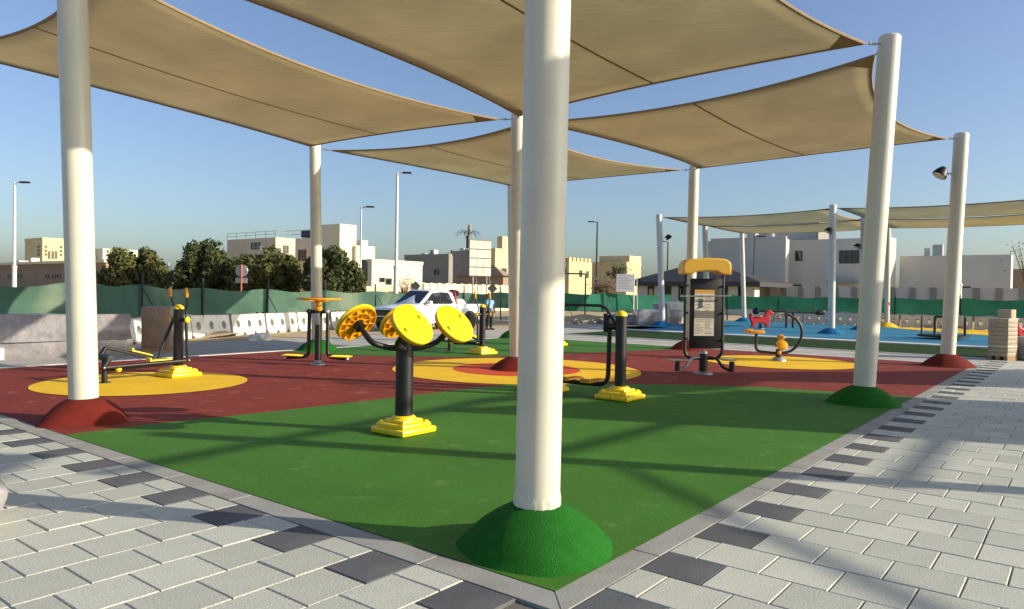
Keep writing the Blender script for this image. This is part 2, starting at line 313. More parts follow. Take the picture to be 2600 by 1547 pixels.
# ================================================================ POLES AND SAILS
def mound(parent, c, r, h, m, seed=0, sq=0):
    rnd = random.Random(seed); ph = rnd.uniform(0, 6); prof = []
    for i in range(9):
        t = i/8; prof.append((r*(1-t)+.15*t+.045*math.sin(math.pi*t)*(1 if t > .2 else .6), h*(.75*t+.25*(1-math.cos(math.pi*t))/2)))
    def rad(th, i): k = 1-i/8; return 1+k*(.035*math.sin(3*th+ph)+.015*math.sin(7*th+2*ph)+sq*math.cos(4*th+ph))
    mb = MB(); mb.lathe(prof, 40, c, rad=rad); return mb.build('rubber_mound', m, parent, sharp=80)
def pole(uvp, r, h, lean, label, mm=None, mr=.55, mh=.28, pm=None, group='posts of the near shade structure', seed=1, residue=False, sq=0):
    p = UV(*uvp); t = thing('shade_post', label, 'post', p, 0, group); pm = pm or M_pole
    L = Vector((lean[0], lean[1], h)); mb = MB()
    mb.tube([Vector((0, 0, -.02)), L*.5, L-Vector((0, 0, .012)), L], [r, r, r, r-.012], 28); mb.build('shaft', pm, t)
    c = MB(); c.tube([L*.9995, L+Vector((0, 0, .012))], [r*.9, r*.86], 24); c.build('end_cap', pm, t)
    if mm: mound(t, (0, 0, .002), mr, mh, mm, seed, sq)
    if residue:
        q = MB(); rnd = random.Random(3); n = 60; vs = []
        for i, z in enumerate((mh-.04, mh-.0, mh+.05, mh+.085)):
            for k in range(n): rr = r+(.001 if i == 3 else .003+.009*rnd.random()); th = 2*math.pi*k/n; vs.append((rr*math.cos(th), rr*math.sin(th), z+(rnd.uniform(-.02, .03) if i in (0, 3) else 0)))
        q.add(vs, [(i*n+k, i*n+(k+1) % n, (i+1)*n+(k+1) % n, (i+1)*n+k) for i in range(3) for k in range(n)]); tag(q.build('peeling_coat', M_pole, t, sharp=20), 'lumpy peeling white coating round the foot')
    t['_top'] = [p.x+L.x, p.y+L.y, L.z]; return t
def top(t): v = list(t['_top']); return Vector(v)
SU, SV = 6.656, 8.39
PT = {}
PT[0, 0] = pole((0, 0), .142, 5.95, (.02, -.1), 'thick white round post nearest the camera with green rubber mound', M_mgrn, .5, .27, seed=2, residue=True)
PT[1, 0] = pole((SU, 0), .16, 5.68, (-.17, -.05), 'white round post at left with wide dark red ridged mound at its foot', M_mred, .5, .27, seed=4, sq=.09)
PT[2, 0] = pole((2*SU, 0), .15, 5.85, (-.25, -.05), 'white round post carrying the outer left corner of the left sail', M_mred, .55, .27, seed=5)
PT[0, 1] = pole((-.02, SV), .158, 5.55, (.26, -.03), 'white post at right rising from dark green mound beside the kerb', M_mgrn, .54, .27, seed=6)
PT[1, 1] = pole((SU, SV), .15, 5.3, (-.06, 0), 'white centre post on red mound inside the yellow ring, mostly hidden', M_mred, .6, .27, seed=7)
PT[2, 1] = pole((2*SU, SV), .145, 5.42, (-.14, .03), 'greyish white post behind the round yellow wheel with green mound', M_mgrn, .56, .27, seed=8)
PT[0, 2] = pole((-.02, 2*SV), .165, 5.6, (.22, .03), 'white post at far right corner of the pad with red mound', M_mred, .6, .29, seed=9)
PT[1, 2] = pole((SU, 2*SV), .15, 5.45, (.05, .05), 'white post rising behind the yellow-topped notice board', M_mred, .58, .27, seed=10)
PT[2, 2] = pole((2*SU, 2*SV), .15, 5.45, (-.15, .1), 'farthest white post of the pad, half hidden behind the centre post', M_mgrn, .5, .27, seed=11)
def sail(corners, label, group, sag=.07, N=18, seams=(.5,), inset=.45, drop=.14, posts=True, sags=None, hem=True):
    """corners: 4 post tops in order around; seam runs from edge 0-1 to edge 3-2."""
    C = [Vector(c) for c in corners]; cen = sum(C, Vector())/4; K = []
    for c in C:
        d = (cen-c); d.z = 0; K.append(c + d.normalized()*inset - Vector((0, 0, drop)))
    cen = sum(K, Vector())/4; sags = sags or [sag]*4
    def edge(i, j, t, sg):
        a, b = K[i], K[j]; p = a.lerp(b, t); n = (cen-(a+b)/2); n.z = 0; n.normalize(); L = (b-a).length
        return p + n*sg*L*4*t*(1-t) - Vector((0, 0, .012*L*4*t*(1-t)))
    e0 = lambda t: edge(0, 1, t, sags[0]); e1 = lambda t: edge(1, 2, t, sags[1]); e2 = lambda t: edge(3, 2, t, sags[2]); e3 = lambda t: edge(0, 3, t, sags[3])
    def S(s_, t_):
        return e0(s_)*(1-t_)+e2(s_)*t_+e3(t_)*(1-s_)+e1(t_)*s_ - (K[0]*(1-s_)*(1-t_)+K[1]*s_*(1-t_)+K[3]*(1-s_)*t_+K[2]*s_*t_)
    root = thing('shade_sail', label, 'shade sail', cen, 0, group); O = cen
    mb = MB(); mb.add([S(i/N, j/N)-O for j in range(N+1) for i in range(N+1)], [(j*(N+1)+i, j*(N+1)+i+1, (j+1)*(N+1)+i+1, (j+1)*(N+1)+i) for j in range(N) for i in range(N)])
    fab = mb.build('fabric', M_sail, root, sharp=180); md = fab.modifiers.new('thick', 'SOLIDIFY'); md.thickness = .004
    for nm, fn in (('hem', e0), ('hem', e1), ('hem', e2), ('hem', e3)) if hem else ():
        q = MB(); q.tube([fn(k/24)-O for k in range(25)], .022, 6, flat=1.0); q.build('hem', M_hem, root)
    for s_ in seams:
        q = MB(); n = 24; vs = []
        for k in range(n+1):
            p = S(s_, k/n)-O; d = (S(min(s_+.01, 1), k/n)-S(max(s_-.01, 0), k/n)).normalized()*.022
            vs += [p-d-Vector((0, 0, .007)), p+d-Vector((0, 0, .007)), p+d-Vector((0, 0, .0105)), p-d-Vector((0, 0, .0105))]
        fs = []
        for k in range(n): fs += [(4*k+a, 4*k+(a+1) % 4, 4*k+4+(a+1) % 4, 4*k+4+a) for a in range(4)]
        q.add(vs, fs); q.build('seam', M_hem, root, smooth=False)
    if posts:
        for c, k, (a, b) in zip(C, K, ((.06, .06), (.94, .06), (.94, .94), (.06, .94))):
            d = (k-c); dd = Vector((d.x, d.y, 0)).normalized(); st = c+dd*.14-Vector((0, 0, .12)); q = MB()
            q.tube([st-O, st.lerp(k, .3)-O, st.lerp(k, .32)-O, st.lerp(k, .7)-O, st.lerp(k, .72)-O, k-O], [.012, .012, .022, .022, .012, .012], 8); q.build('turnbuckle', M_galv, root)
            s0 = (0 if a < .5 else 1); t0 = (0 if b < .5 else 1); q = MB(); w_ = .075; n = 4; vs = []
            for j in range(n+1):
                for i in range(n+1-j):
                    ss = i/n*w_; tt = j/n*w_; vs.append(S(s0+(ss if s0 == 0 else -ss), t0+(tt if t0 == 0 else -tt))-O-Vector((0, 0, .012)))
            idx = {}; c_ = 0
            for j in range(n+1):
                for i in range(n+1-j): idx[i, j] = c_; c_ += 1
            fs = []
            for j in range(n):
                for i in range(n-j):
                    fs.append((idx[i, j], idx[i+1, j], idx[i, j+1]))
                    if (i+1, j+1) in idx: fs.append((idx[i+1, j], idx[i+1, j+1], idx[i, j+1]))
            q.add(vs, fs); q.build('corner_patch', M_hem, root, smooth=False)
    return root
G1 = 'sails of the near shade structure'
T = lambda a, b: top(PT[a, b])
sail([T(0, 0), T(1, 0), T(1, 1), T(0, 1)], 'big tan shade sail overhead, cut by the top of the picture', G1)
sail([T(1, 0), T(2, 0), T(2, 1), T(1, 1)], 'long tan shade sail at upper left with one lengthwise seam', G1)
sail([T(0, 1), T(1, 1), T(1, 2), T(0, 2)], 'tan shade sail at upper right slung between four white posts', G1)
sail([T(1, 1), T(2, 1), T(2, 2), T(1, 2)], 'farthest and lowest-looking tan sail behind the nearest white post', G1)
# second structure over the blue pad
U2 = (14.6, 6.35, -1.9); V2 = (30.9, 36.6, 42.3); P2 = {}
L2 = {(0, 0): 'leaning white post at left front of the blue pad', (1, 0): 'white post standing on the blue pad behind the exercise rider', (2, 0): 'white post off the right edge holding the right-hand far sails',
      (0, 1): 'slim far white post just right of the yellow-topped notice board', (1, 1): 'white post half hidden behind the right-hand near post, with a spotlight', (2, 1): 'middle off-frame white post of the blue pad structure',
      (0, 2): 'slim far white post with bright sunlit edge at back of blue pad', (1, 2): 'far white post on a yellow mound with a red stripe', (2, 2): 'rear off-frame white post of the blue pad structure'}
for i in range(3):
    for j in range(3):
        P2[i, j] = pole((U2[i], V2[j]), .15 if j < 2 else .14, 5.72, ((-.3, -.05), (-.06, 0), (.1, 0))[i], L2[i, j], M_yel if (i == 1 and j == 2) else M_mblue, .6, .25, M_pole2, 'posts of the far shade structure', seed=20+i*3+j)
q = MB(); q.tube([(0, 0, 1.22), (0, 0, 1.4)], .142, 20); q.build('red_band', M_redpl, P2[1, 2])
T2 = lambda a, b: top(P2[a, b]); G2 = 'sails of the far shade structure'
sail([T2(0, 0), T2(1, 0), T2(1, 1), T2(0, 1)], 'upper left far beige sail above the blue pad', G2, .03, 12, seams=(), inset=.25)
sail([T2(0, 1), T2(1, 1), T2(1, 2), T2(0, 2)], 'lower far beige sail in front of the grey building', G2, .03, 12, seams=(), inset=.25)
sail([T2(1, 0), T2(2, 0), T2(2, 1), T2(1, 1)], 'upper beige sail running out of the right edge', G2, .03, 12, seams=(), inset=.25)
sail([T2(1, 1), T2(2, 1), T2(2, 2), T2(1, 2)], 'lower beige sail running out of the right edge', G2, .03, 12, seams=(), inset=.25)
# third structure, to the right of the frame: only its shade falls into the picture
G3 = 'sails of the shade structure right of the frame'
P3 = [(10.95, 4.72), (19.5, -3.5), (18.6, 9.15), (24.6, 9.4), (21.6, 4.6)]
LB3 = ['first post off the right edge, casting the thin bar shadow across the pad', 'off-frame post nearest the camera on the right', 'off-frame post at the gap between two sail shadows', 'off-frame post farthest to the right', 'off-frame post at the right front corner']
for k, p in enumerate(P3): pole(to_uv(p), .14, 5.5 if k != 1 else 5.2, (0, 0), LB3[k], M_mgrn, .5, .25, M_pole2, 'posts right of the frame', seed=40+k)
sail([(13.59, 6.59, 5.5), (20.99, 4.75, 5.5), (23.6, 8.1, 5.5), (18.43, 9.06, 5.5)], 'off-frame tan sail shading the right of the pad', G3, .012, 8, seams=(), inset=0, drop=0, posts=False)
sail([(14.1, 7.27, 5.55), (18.61, 9.33, 5.55), (19.59, 10.7, 5.55), (17.54, 11.98, 5.55)], 'off-frame tan sail shading the middle of the pad', G3, 0, 6, seams=(), inset=0, drop=0, posts=False)
sail([(17.54, 11.98, 5.5), (19.59, 10.7, 5.5), (24.86, 10.21, 5.5), (26.75, 13.97, 5.5)], 'off-frame tan sail shading the red corner of the pad', G3, .01, 8, seams=(), inset=0, drop=0, posts=False)
sail([(6.6, 3.9, 5.5), (10.5, 3.75, 5.5), (10.6, 1.0, 5.5), (7.2, 0.2, 5.5)], 'off-frame tan sail shading the middle of the nearest post', G3, .02, 8, seams=(), inset=.1, drop=0, posts=False)
fr = thing('shadow_tubes', 'unseen steel tubes added off the right edge to cast thin crossing shadows', 'frame', (13, 4, 0))  # tubes added out of view, laid out only to cast the thin diagonal shadows
for a, b, r in (((11.1, 3.0), (14.2, 7.5), .062), ((15.0, 4.05), (16.6, 5.9), .065), ((15.6, 3.7), (16.9, .3), .045), ((17.9, 3.0), (19.8, 5.5), .06)):
    q = MB(); q.tube([(a[0]-13, a[1]-4, 5.45), (b[0]-13, b[1]-4, 5.45)], r, 10); q.build('rail', M_galv, fr)
    for e in (b,): q = MB(); q.tube([(e[0]-13, e[1]-4, 0), (e[0]-13, e[1]-4, 5.5)], .02, 8); q.build('leg', M_galv, fr)
# spotlights on posts
def spotlight(p, d, label):
    t = thing('spotlight', label, 'spotlight', p, 0, 'spotlights clamped to posts'); s = d; t.scale = (.85, .85, .85)
    q = MB(); q.tube([(0, 0, 0), (s*.2, 0, .02)], .025, 8); q.build('bracket', M_galv, t)
    R = Matrix.Rotation(math.radians(-35*s), 3, 'Y'); q = MB()
    q.lathe([(.05, .2), (.1, .19), (.15, .1), (.19, 0), (.2, -.06), (.19, -.07)], 20, (s*.34, 0, 0), R); q.build('housing', M_trim, t)
    q = MB(); q.lathe([(.17, -.071), (.12, -.085), (.02, -.09)], 20, (s*.34, 0, 0), R); q.build('lens', M_lampgl, t)
spotlight(Vector(UV(-.02, 2*SV))+Vector((-.02, -.05, 4.62)), -1, 'dark spotlight clamped to the far right corner post')
spotlight(Vector(UV(U2[0], V2[0]))+Vector((-.05, 0, 4.55)), 1, 'dark spotlight on the leaning post of the blue pad')
spotlight(Vector(UV(U2[1], V2[0]))+Vector((-.0, -.12, 4.55)), -1, 'dark spotlight on the post behind the exercise rider')
spotlight(Vector(UV(U2[1], V2[1]))+Vector((-.1, -.05, 4.2)), -1, 'dark spotlight in front of the grey building, near the wide window')
# ================================================================ EXERCISE MACHINES
GE = 'outdoor exercise machines'
def base(parent, c=(0, 0), s=.29, rz=0):
    root = MB(); ca, sa = math.cos(rz), math.sin(rz); root.M = Matrix.Translation((c[0], c[1], 0)) @ Matrix.Rotation(rz, 4, 'Z')
    root.box(-s, s, -s, s, .009, .08, .022); root.box(-s*.84, s*.84, -s*.84, s*.84, .075, .128, .022); root.box(-s*.6, s*.6, -s*.6, s*.6, .12, .165, .03); root.lathe([(s*.52, .16), (s*.5, .185), (s*.42, .2), (.03, .2)], 24)
    for sx in (-1, 1):                                        # moulded bolt lugs
        for sy in (-1, 1): root.lathe([(.03, .085), (.03, .14), (.022, .146)], 12, (sx*s*.66, sy*s*.66, 0))
    o = root.build('base_cover', M_yp, parent)
    q = MB(); q.M = root.M
    for sx in (-1, 1): q.box(sx*s*1.001-.002, sx*s*1.001+.002, -.006, .006, .012, .083)
    q.build('joint_line', M_yp2, o, smooth=False); return o
def post(parent, c, r, z0, z1, name='post', capc=None):
    q = MB(); q.tube([(c[0], c[1], z0), (c[0], c[1], z1-.004), (c[0], c[1], z1)], [r, r, r-.006], 24); o = q.build(name, M_blk, parent)
    if capc: q = MB(); q.ball((c[0], c[1], z1), r*1.08, r*1.08, r*.95, 18, half=True); q.build('dome_cap', capc, parent)
    return o
# --- tai chi wheels
TC = Vector((-1.2, 8.3, 0)); t = thing('tai_chi_wheels', 'black post with four tilted yellow wheels on the green rubber', 'exercise machine', TC, YAW, GE)
base(t, s=.265); post(t, (0, 0), .1, .17, 1.03); q = MB(); q.tube([(0, 0, 1.03), (0, 0, 1.045)], [.09, .07], 20); q.build('post_cap', M_blk, t)
for sx in (-1, 1):
    for sy in (-1, 1):                         # local x = along v, local y = along u
        c = Vector((sx*.325, sy*.465, 1.25)); n = Vector((0, sy*math.sin(math.radians(51)), math.cos(math.radians(51))))
        R = Vector((0, 0, 1)).rotation_difference(n).to_matrix(); b0 = c - n*.13
        q = MB(); q.tube(spline([(sx*.03, sy*.05, .95), (sx*.15, sy*.13, .965), (sx*.3, sy*.2, 1.02), b0.lerp(c, .1)-n*.06, b0, c-n*.04], 6), .032, 12); q.build('arm', M_blk, t)
        q = MB(); q.lathe([(.06, -.125), (.06, -.04), (.045, -.03)], 18, c, R); q.build('bearing', M_blk, t)
        q = MB(); rr = .248
        q.lathe([(.02, 0), (rr-.02, 0), (rr, .006), (rr+.006, .02), (rr, .032), (rr-.03, .036), (.02, .036)], 48, c-n*.03, R)
        wh = q.build('wheel', M_yp, t, sharp=50)
        q = MB()                                # moulded ribs under the wheel
        for r_ in (.075, .155, .232): 
            for k in range(36):
                a0, a1 = 2*math.pi*k/36, 2*math.pi*(k+1)/36
                vs = [c-n*.03+R @ Vector((rad*math.cos(a), rad*math.sin(a), z)) for rad in (r_-.006, r_+.006) for a in (a0, a1) for z in (0, -.03)]
                q.add(vs, [(0, 1, 3, 2), (4, 6, 7, 5), (1, 5, 7, 3)])
        for k in range(12):
            a = 2*math.pi*k/12; q.M = Matrix.Translation(c-n*.03) @ R.to_4x4() @ Matrix.Rotation(a, 4, 'Z'); q.box(.07, .235, -.005, .005, -.028, .001)
        q.M = None; q.build('rib', M_yp2, wh, smooth=False)
        for a in (.5, 3.64):
            q = MB(); p = c+R @ Vector((.165*math.cos(a), .165*math.sin(a), .006)); q.lathe([(.03, 0), (.028, .022), (.018, .03), (.006, .032)], 14, p, R); q.build('grip_knob', M_yp, wh)
# --- double post pendulum stepper (right of the nearest post)
A0 = UV(2.91, 6.13); t = thing('pendulum_stepper', 'black swing stepper with domed post and yellow footrests beside nearest post', 'exercise machine', A0, YAW, GE)
base(t); base(t, (-.14, 1.31)); post(t, (0, 0), .086, .19, 1.27, capc=M_yp); post(t, (-.14, 1.31), .086, .19, 1.27, capc=M_yp)
q = MB(); q.tube(fillet([(0, .05, 1.06), (-.02, .28, 1.42), (-.12, 1.03, 1.42), (-.14, 1.26, 1.06)], .12), .023, 10); q.build('handrail', M_blk, t)
q = MB(); q.tube([(0, 0, 1.1), (-.02, .2, 1.1)], .05, 16); q.build('pivot_arm', M_blk, t); q = MB(); q.tube([(-.14, 1.31, 1.1), (-.12, 1.11, 1.1)], .05, 16); q.build('pivot_arm', M_blk, t)
q = MB(); q.box(-.07, .03, .2, .28, 1.02, 1.3, .01); q.build('buffer_plate', M_trim, t)
q = MB(); q.tube(fillet([(-.02, .19, 1.1), (-.03, .2, .2), (-.12, 1.1, .2), (-.12, 1.12, 1.1)], .17, 7), .036, 12); q.build('swing_frame', M_blk, t)
for y in (.43, .85):
    q = MB(); q.box(-.33, .17, y-.09, y+.09, .235, .26, .01)
    for k in range(7): q.tube([(-.32+k*.075, y-.08, .262), (-.32+k*.075, y+.08, .262)], .009, 6)
    q.box(-.33, -.3, y-.09, y+.09, .26, .3, .006); q.build('footrest', M_yp2, t)
# --- elliptical trainers
def elliptical(loc, rz, label, flip=1):
    t = thing('elliptical_trainer', label, 'exercise machine', loc, rz, GE); f = flip
    base(t); post(t, (0, 0), .085, .19, 1.21, capc=M_yp)
    q = MB(); q.tube([(0, -.17*1, 1.02), (0, .17, 1.02)], .035, 14); q.build('axle', M_blk, t)
    for sy, ph in ((1, -1), (-1, 1)):
        y = sy*.2; low = Vector((-.1+.16*ph, y, .3)); 
        q = MB(); q.tube(spline([(.02, y*.95, 1.02), (low.x*.6, y, .62), low], 4), .027, 10); q.build('lever', M_blk, t)
        q = MB(); q.tube(spline([(.02, y*.95, 1.02), (.03, y*.9, 1.2), (.02, y*1.1, 1.3), (.0, y*1.25, 1.44)], 5), .018, 10); h = q.build('handle', M_blk, t)
        q = MB(); q.tube([(0, y*1.25, 1.42), (-.004, y*1.26, 1.45), (-.02, y*1.27, 1.58), (-.022, y*1.27, 1.585)], [.02, .027, .027, .02], 12); q.build('grip', M_yp2, h)
        q = MB(); q.ball((.02, y*1.2, 1.02), .055, .03, .055); q.build('pivot_cap', M_yp, t)
        q = MB(); q.ball(low, .05, .04, .05); q.build('knee_joint', M_blk, t); q = MB(); q.ball(low+Vector((0, sy*.04, 0)), .018); q.build('bolt', M_chrome, t)
        ck = Vector((-1.3-.1*ph, y*.8, .42-.15*ph)); q = MB(); q.tube([low, ck], .026, 10); q.build('pedal_bar', M_blk, t)
        m = low.lerp(ck, .36); d = (ck-low).normalized(); R = Vector((-1, 0, 0)).rotation_difference(d).to_matrix().to_4x4(); q = MB(); q.M = Matrix.Translation(m+Vector((0, 0, .04))) @ R
        q.box(-.2, .2, -.075, .075, 0, .022, .008); q.box(-.2, -.17, -.075, .075, .02, .06, .006)
        for k in range(8): q.box(-.15+k*.042, -.14+k*.042, -.07, .07, .02, .029)
        q.build('pedal', M_yp, t)
        q = MB(); q.tube([ck, Vector((-1.3, y*.8, .42))], .04, 10); q.build('crank', M_blk, t); q = MB(); q.ball(ck+Vector((0, sy*.035, 0)), .02); q.build('bolt', M_chrome, t)
    q = MB(); q.tube([(-1.3, 0, .01), (-1.3, 0, .45)], .045, 16); q.lathe([(.1, .008), (.1, .018), (.02, .02)], 20, (-1.3, 0, 0)); q.build('rear_post', M_blk, t)
    q = MB(); q.tube([(-1.3, -.19, .42), (-1.3, .19, .42)], .05, 14); q.build('crank_axle', M_blk, t)
    q = MB(); q.tube([(0, 0, .25), (-1.28, 0, .2)], .026, 10); q.build('floor_bar', M_blk, t)
    for sy in (-1, 1): q = MB(); q.ball((-1.12, sy*.1, .22), .05); q.build('end_ball', M_yp, t)
    return t
elliptical(UV(10.12, 2.95), YAW+.07, 'black and yellow elliptical trainer on the left yellow circle')
elliptical(UV(9.62, 10.75), YAW-math.pi/2-.12, 'black elliptical trainer on the far green, right of the wheels')
elliptical(UV(10.1, 14.75), YAW-math.pi/2+.1, 'far elliptical trainer almost hidden behind the nearest white post')
# --- waist twister with round steering wheel
t = thing('waist_twister', 'waist twister with flat yellow steering wheel and two low footplates', 'exercise machine', (-4.09, 15.6, 0), -.12, GE)
q = MB(); q.lathe([(.16, .004), (.155, .03), (.09, .06), (.075, .1), (.02, .1)], 24); q.build('base_dome', M_galv, t)
post(t, (0, 0), .07, .06, 1.15); q = MB(); q.lathe([(.075, 1.15), (.085, 1.2), (.05, 1.24), (.05, 1.3), (.1, 1.37), (.1, 1.38), (.02, 1.38)], 24); q.build('wheel_hub', M_yp2, t)
q = MB(); n = 40; q.tube([(.45*math.cos(2*math.pi*k/n), .45*math.sin(2*math.pi*k/n), 1.4) for k in range(n+1)], .022, 8, cap=False); wh = q.build('steering_wheel', M_yp2, t)
for k in range(4):
    a = math.pi/4+k*math.pi/2; q = MB(); q.tube([(.05*math.cos(a), .05*math.sin(a), 1.34), (.44*math.cos(a), .44*math.sin(a), 1.4)], .03, 8, flat=.5); q.build('spoke', M_yp2, wh)
q = MB(); q.box(-.05, .05, -.085, -.07, .85, 1.1, .004); q.build('label_plate', M_galv, t)
for s in (-1, 1):
    q = MB(); q.tube(fillet([(s*.06, 0, 1.12), (s*.2, 0, 1.14), (s*.21, 0, .18), (s*.68, -.1, .15)], .12, 6), .04, 12); q.build('side_arm', M_blk, t)
    q = MB(); q.ball((s*.2, -.03, 1.13), .055); q.build('arm_cap', M_galv if s > 0 else M_blk, t)
    q = MB(); q.box(s*.52-.2, s*.52+.22, -.24, .06, .19, .21, .008)
    for k in range(6): q.tube([(s*.52-.15+k*.06, -.23, .212), (s*.52-.15+k*.06, .05, .212)], .008, 6)
    q.build('footplate', M_yp, t); q = MB(); q.ball((s*.68, -.12, .15), .04); q.build('bolt', M_chrome, t)
# --- notice board exerciser
t = thing('notice_board_exerciser', 'tall black notice board with amber hood over a leg exerciser', 'exercise machine', (3.92, 15.05, 0), .05, GE)
q = MB(); q.tube(fillet([(-.38, .05, 2.1), (-.38, .02, .32), (.4, .02, .32), (.4, .05, 2.1)], .2, 8), .034, 12); q.build('frame', M_blk, t)
q = MB(); q.box(-.29, .37, .0, .03, .52, 1.95, .006); bd = q.build('board', M_trim, t)
q = MB(); q.box(-.2, .21, -.006, .002, .78, 1.72); pp = q.build('poster', M_paper, bd, smooth=False)
q = MB(); q.box(-.2, .21, -.009, -.0062, 1.65, 1.72); q.build('poster_header', M_orgp, pp, smooth=False)
q = MB(); rnd = random.Random(5)
q.box(-.2, .21, -.0085, -.0064, 1.14, 1.29)
for k in range(26):
    z = 1.6-k*.031
    if 1.1 < z < 1.55 and k % 2: continue
    for (a, b) in ((-.18, -.0), (.02, .19)):
        if rnd.random() < .8: q.box(a, a+(b-a)*rnd.uniform(.5, 1), -.0085, -.0064, z, z+.009)
q.build('print', M_ink, pp, smooth=False)
q = MB(); q.tube([(-.09, -.012, 1.54), (-.09, -.012, 1.36)], .006, 6); q.tube([(-.04, -.012, 1.54), (-.04, -.012, 1.36)], .006, 6); q.tube([(-.15, -.012, 1.33), (-.1, -.012, 1.35), (-.07, -.012, 1.36), (.01, -.012, 1.38)], .008, 6)
for z in (1.53, 1.47, 1.41): q.tube([(-.09, -.012, z), (-.04, -.012, z)], .004, 6)
q.build('machine_drawing', M_ink2, pp)
q = MB(); q.tube([(-.52, -.08, 1.58), (.53, -.08, 1.6)], .014, 10); q.build('crossbar', M_galv, t)
for x, z in ((-.34, 1.8), (-.34, .72), (.385, 1.8), (.385, 1.25), (.385, .7), (-.34, 1.25)): q = MB(); q.ball((x, -.01, z), .026); q.build('clamp', M_blk, t)
hood = [(-.49, 2.03), (-.49, 2.2), (-.46, 2.28), (-.38, 2.33), (0, 2.365), (.38, 2.35), (.47, 2.3), (.5, 2.22), (.5, 2.03), (.32, 2.03), (.22, 2.09), (0, 2.1), (-.2, 2.08), (-.32, 2.03)]
q = MB(); q.prism(hood, -.16, .24, 'xz'); hd = q.build('hood', mat('hood_amber', lin((214, 164, 16)), .4, .05, 4, spec=.5), t, sharp=50); bv = hd.modifiers.new('b', 'BEVEL'); bv.width = .03; bv.segments = 3; bv.limit_method = 'ANGLE'
M_film = mat('clear_film', lin((235, 225, 200)), .12, spec=.8, coat=.5)
fn = M_film.node_tree; tb = fn.nodes.new('ShaderNodeBsdfTransparent'); ms = fn.nodes.new('ShaderNodeMixShader'); ms.inputs[0].default_value = .05
fn.links.new(tb.outputs[0], ms.inputs[1]); fn.links.new(fn.nodes['Principled BSDF'].outputs[0], ms.inputs[2]); fn.links.new(ms.outputs[0], fn.nodes['Material Output'].inputs[0])
q = MB(); rnd = random.Random(2); q.prism([(a*1.03+rnd.uniform(-.008, .008), 2.19+(b-2.19)*1.07+rnd.uniform(-.006, .006)) for a, b in hood], -.175, .255, 'xz'); q.build('plastic_film', M_film, hd, sharp=10)
q = MB(); q.lathe([(.2, .004), (.2, .025), (.1, .05), (.08, .06), (.02, .06)], 24, (.0, -.02, 0)); q.build('base_plate', M_galv, t)
post(t, (0, -.02), .085, .05, .42); q = MB(); q.ball((0, -.02, .42), .085, .085, .075, 18, half=True); q.build('dome_cap', M_galv, t)
for s in (-1, 1):
    q = MB(); q.tube(spline([(s*.05, -.03, .34), (s*.25, -.06, .32), (s*.38, -.1, .16), (s*.52, -.12, .09), (s*.6, -.12, .1)], 5), .03, 10); q.build('leg_arm', M_galv if s < 0 else M_blk, t)
    q = MB(); q.tube([(s*.56, -.12, .07), (s*.56, -.12, .27)], .055, 16); q.build('spring_cup', M_blk, t)
q = MB(); q.box(-.72, -.34, -.25, .0, .275, .3, .01); q.build('footplate', M_pallet, t); q = MB(); q.box(.42, .7, -.02, .3, .275, .3, .01); q.build('footplate', M_pallet, t)
# --- rider
t = thing('exercise_rider', 'low exercise rider with bowed black tube and small yellow seat', 'exercise machine', (6.66, 18.35, 0), -.03, GE)
q = MB(); q.lathe([(.19, .01), (.18, .04), (.12, .08), (.1, .1), (.02, .1)], 24); q.build('base_dome', M_galv, t); post(t, (0, 0), .07, .08, .3)
q = MB(); q.tube(fillet([(-.56, 0, .68), (-.57, 0, .24), (-.1, 0, .2), (.02, 0, .2)], .14, 6), .034, 12); q.build('seat_tube', M_blk, t)
q = MB(); q.tube(spline([(.02, 0, .2), (.28, 0, .25), (.48, 0, .44), (.56, 0, .72), (.48, 0, .98), (.28, 0, 1.13), (.1, 0, 1.18)], 6), .034, 12); q.build('bow_tube', M_blk, t)
q = MB(); q.tube([(.1, -.22, 1.17), (.1, .22, 1.17)], .02, 10); q.build('handlebar', M_blk, t)
q = MB(); q.tube([(-.02, 0, 1.18), (.12, 0, 1.18)], .034, 10); q.build('clamp', M_galv, t)
q = MB(); q.box(-.78, -.38, -.16, .16, .68, .76, .035); q.box(-.84, -.66, -.13, .13, .7, .79, .035); q.build('seat', M_yp2, t)
q = MB(); q.tube([(-.01, -.16, .36), (-.01, .16, .36)], .03, 10); q.build('pedal_axle', M_blk, t)
q = MB(); q.lathe([(.02, -.02), (.13, -.02), (.15, .02), (.13, .06), (.05, .09), (.01, .09)], 20, (.02, -.16, .4), Matrix.Rotation(math.radians(50), 3, 'X')); q.build('foot_cup', M_yp2, t)
q = MB(); q.lathe([(.02, -.02), (.09, -.02), (.1, .02), (.05, .06), (.01, .06)], 16, (.1, .16, .58), Matrix.Rotation(math.radians(40), 3, 'X')); q.build('foot_cup', M_yp2, t)
q = MB(); q.ball((-.02, -.1, .22), .05); q.build('knob', M_yp2, t)
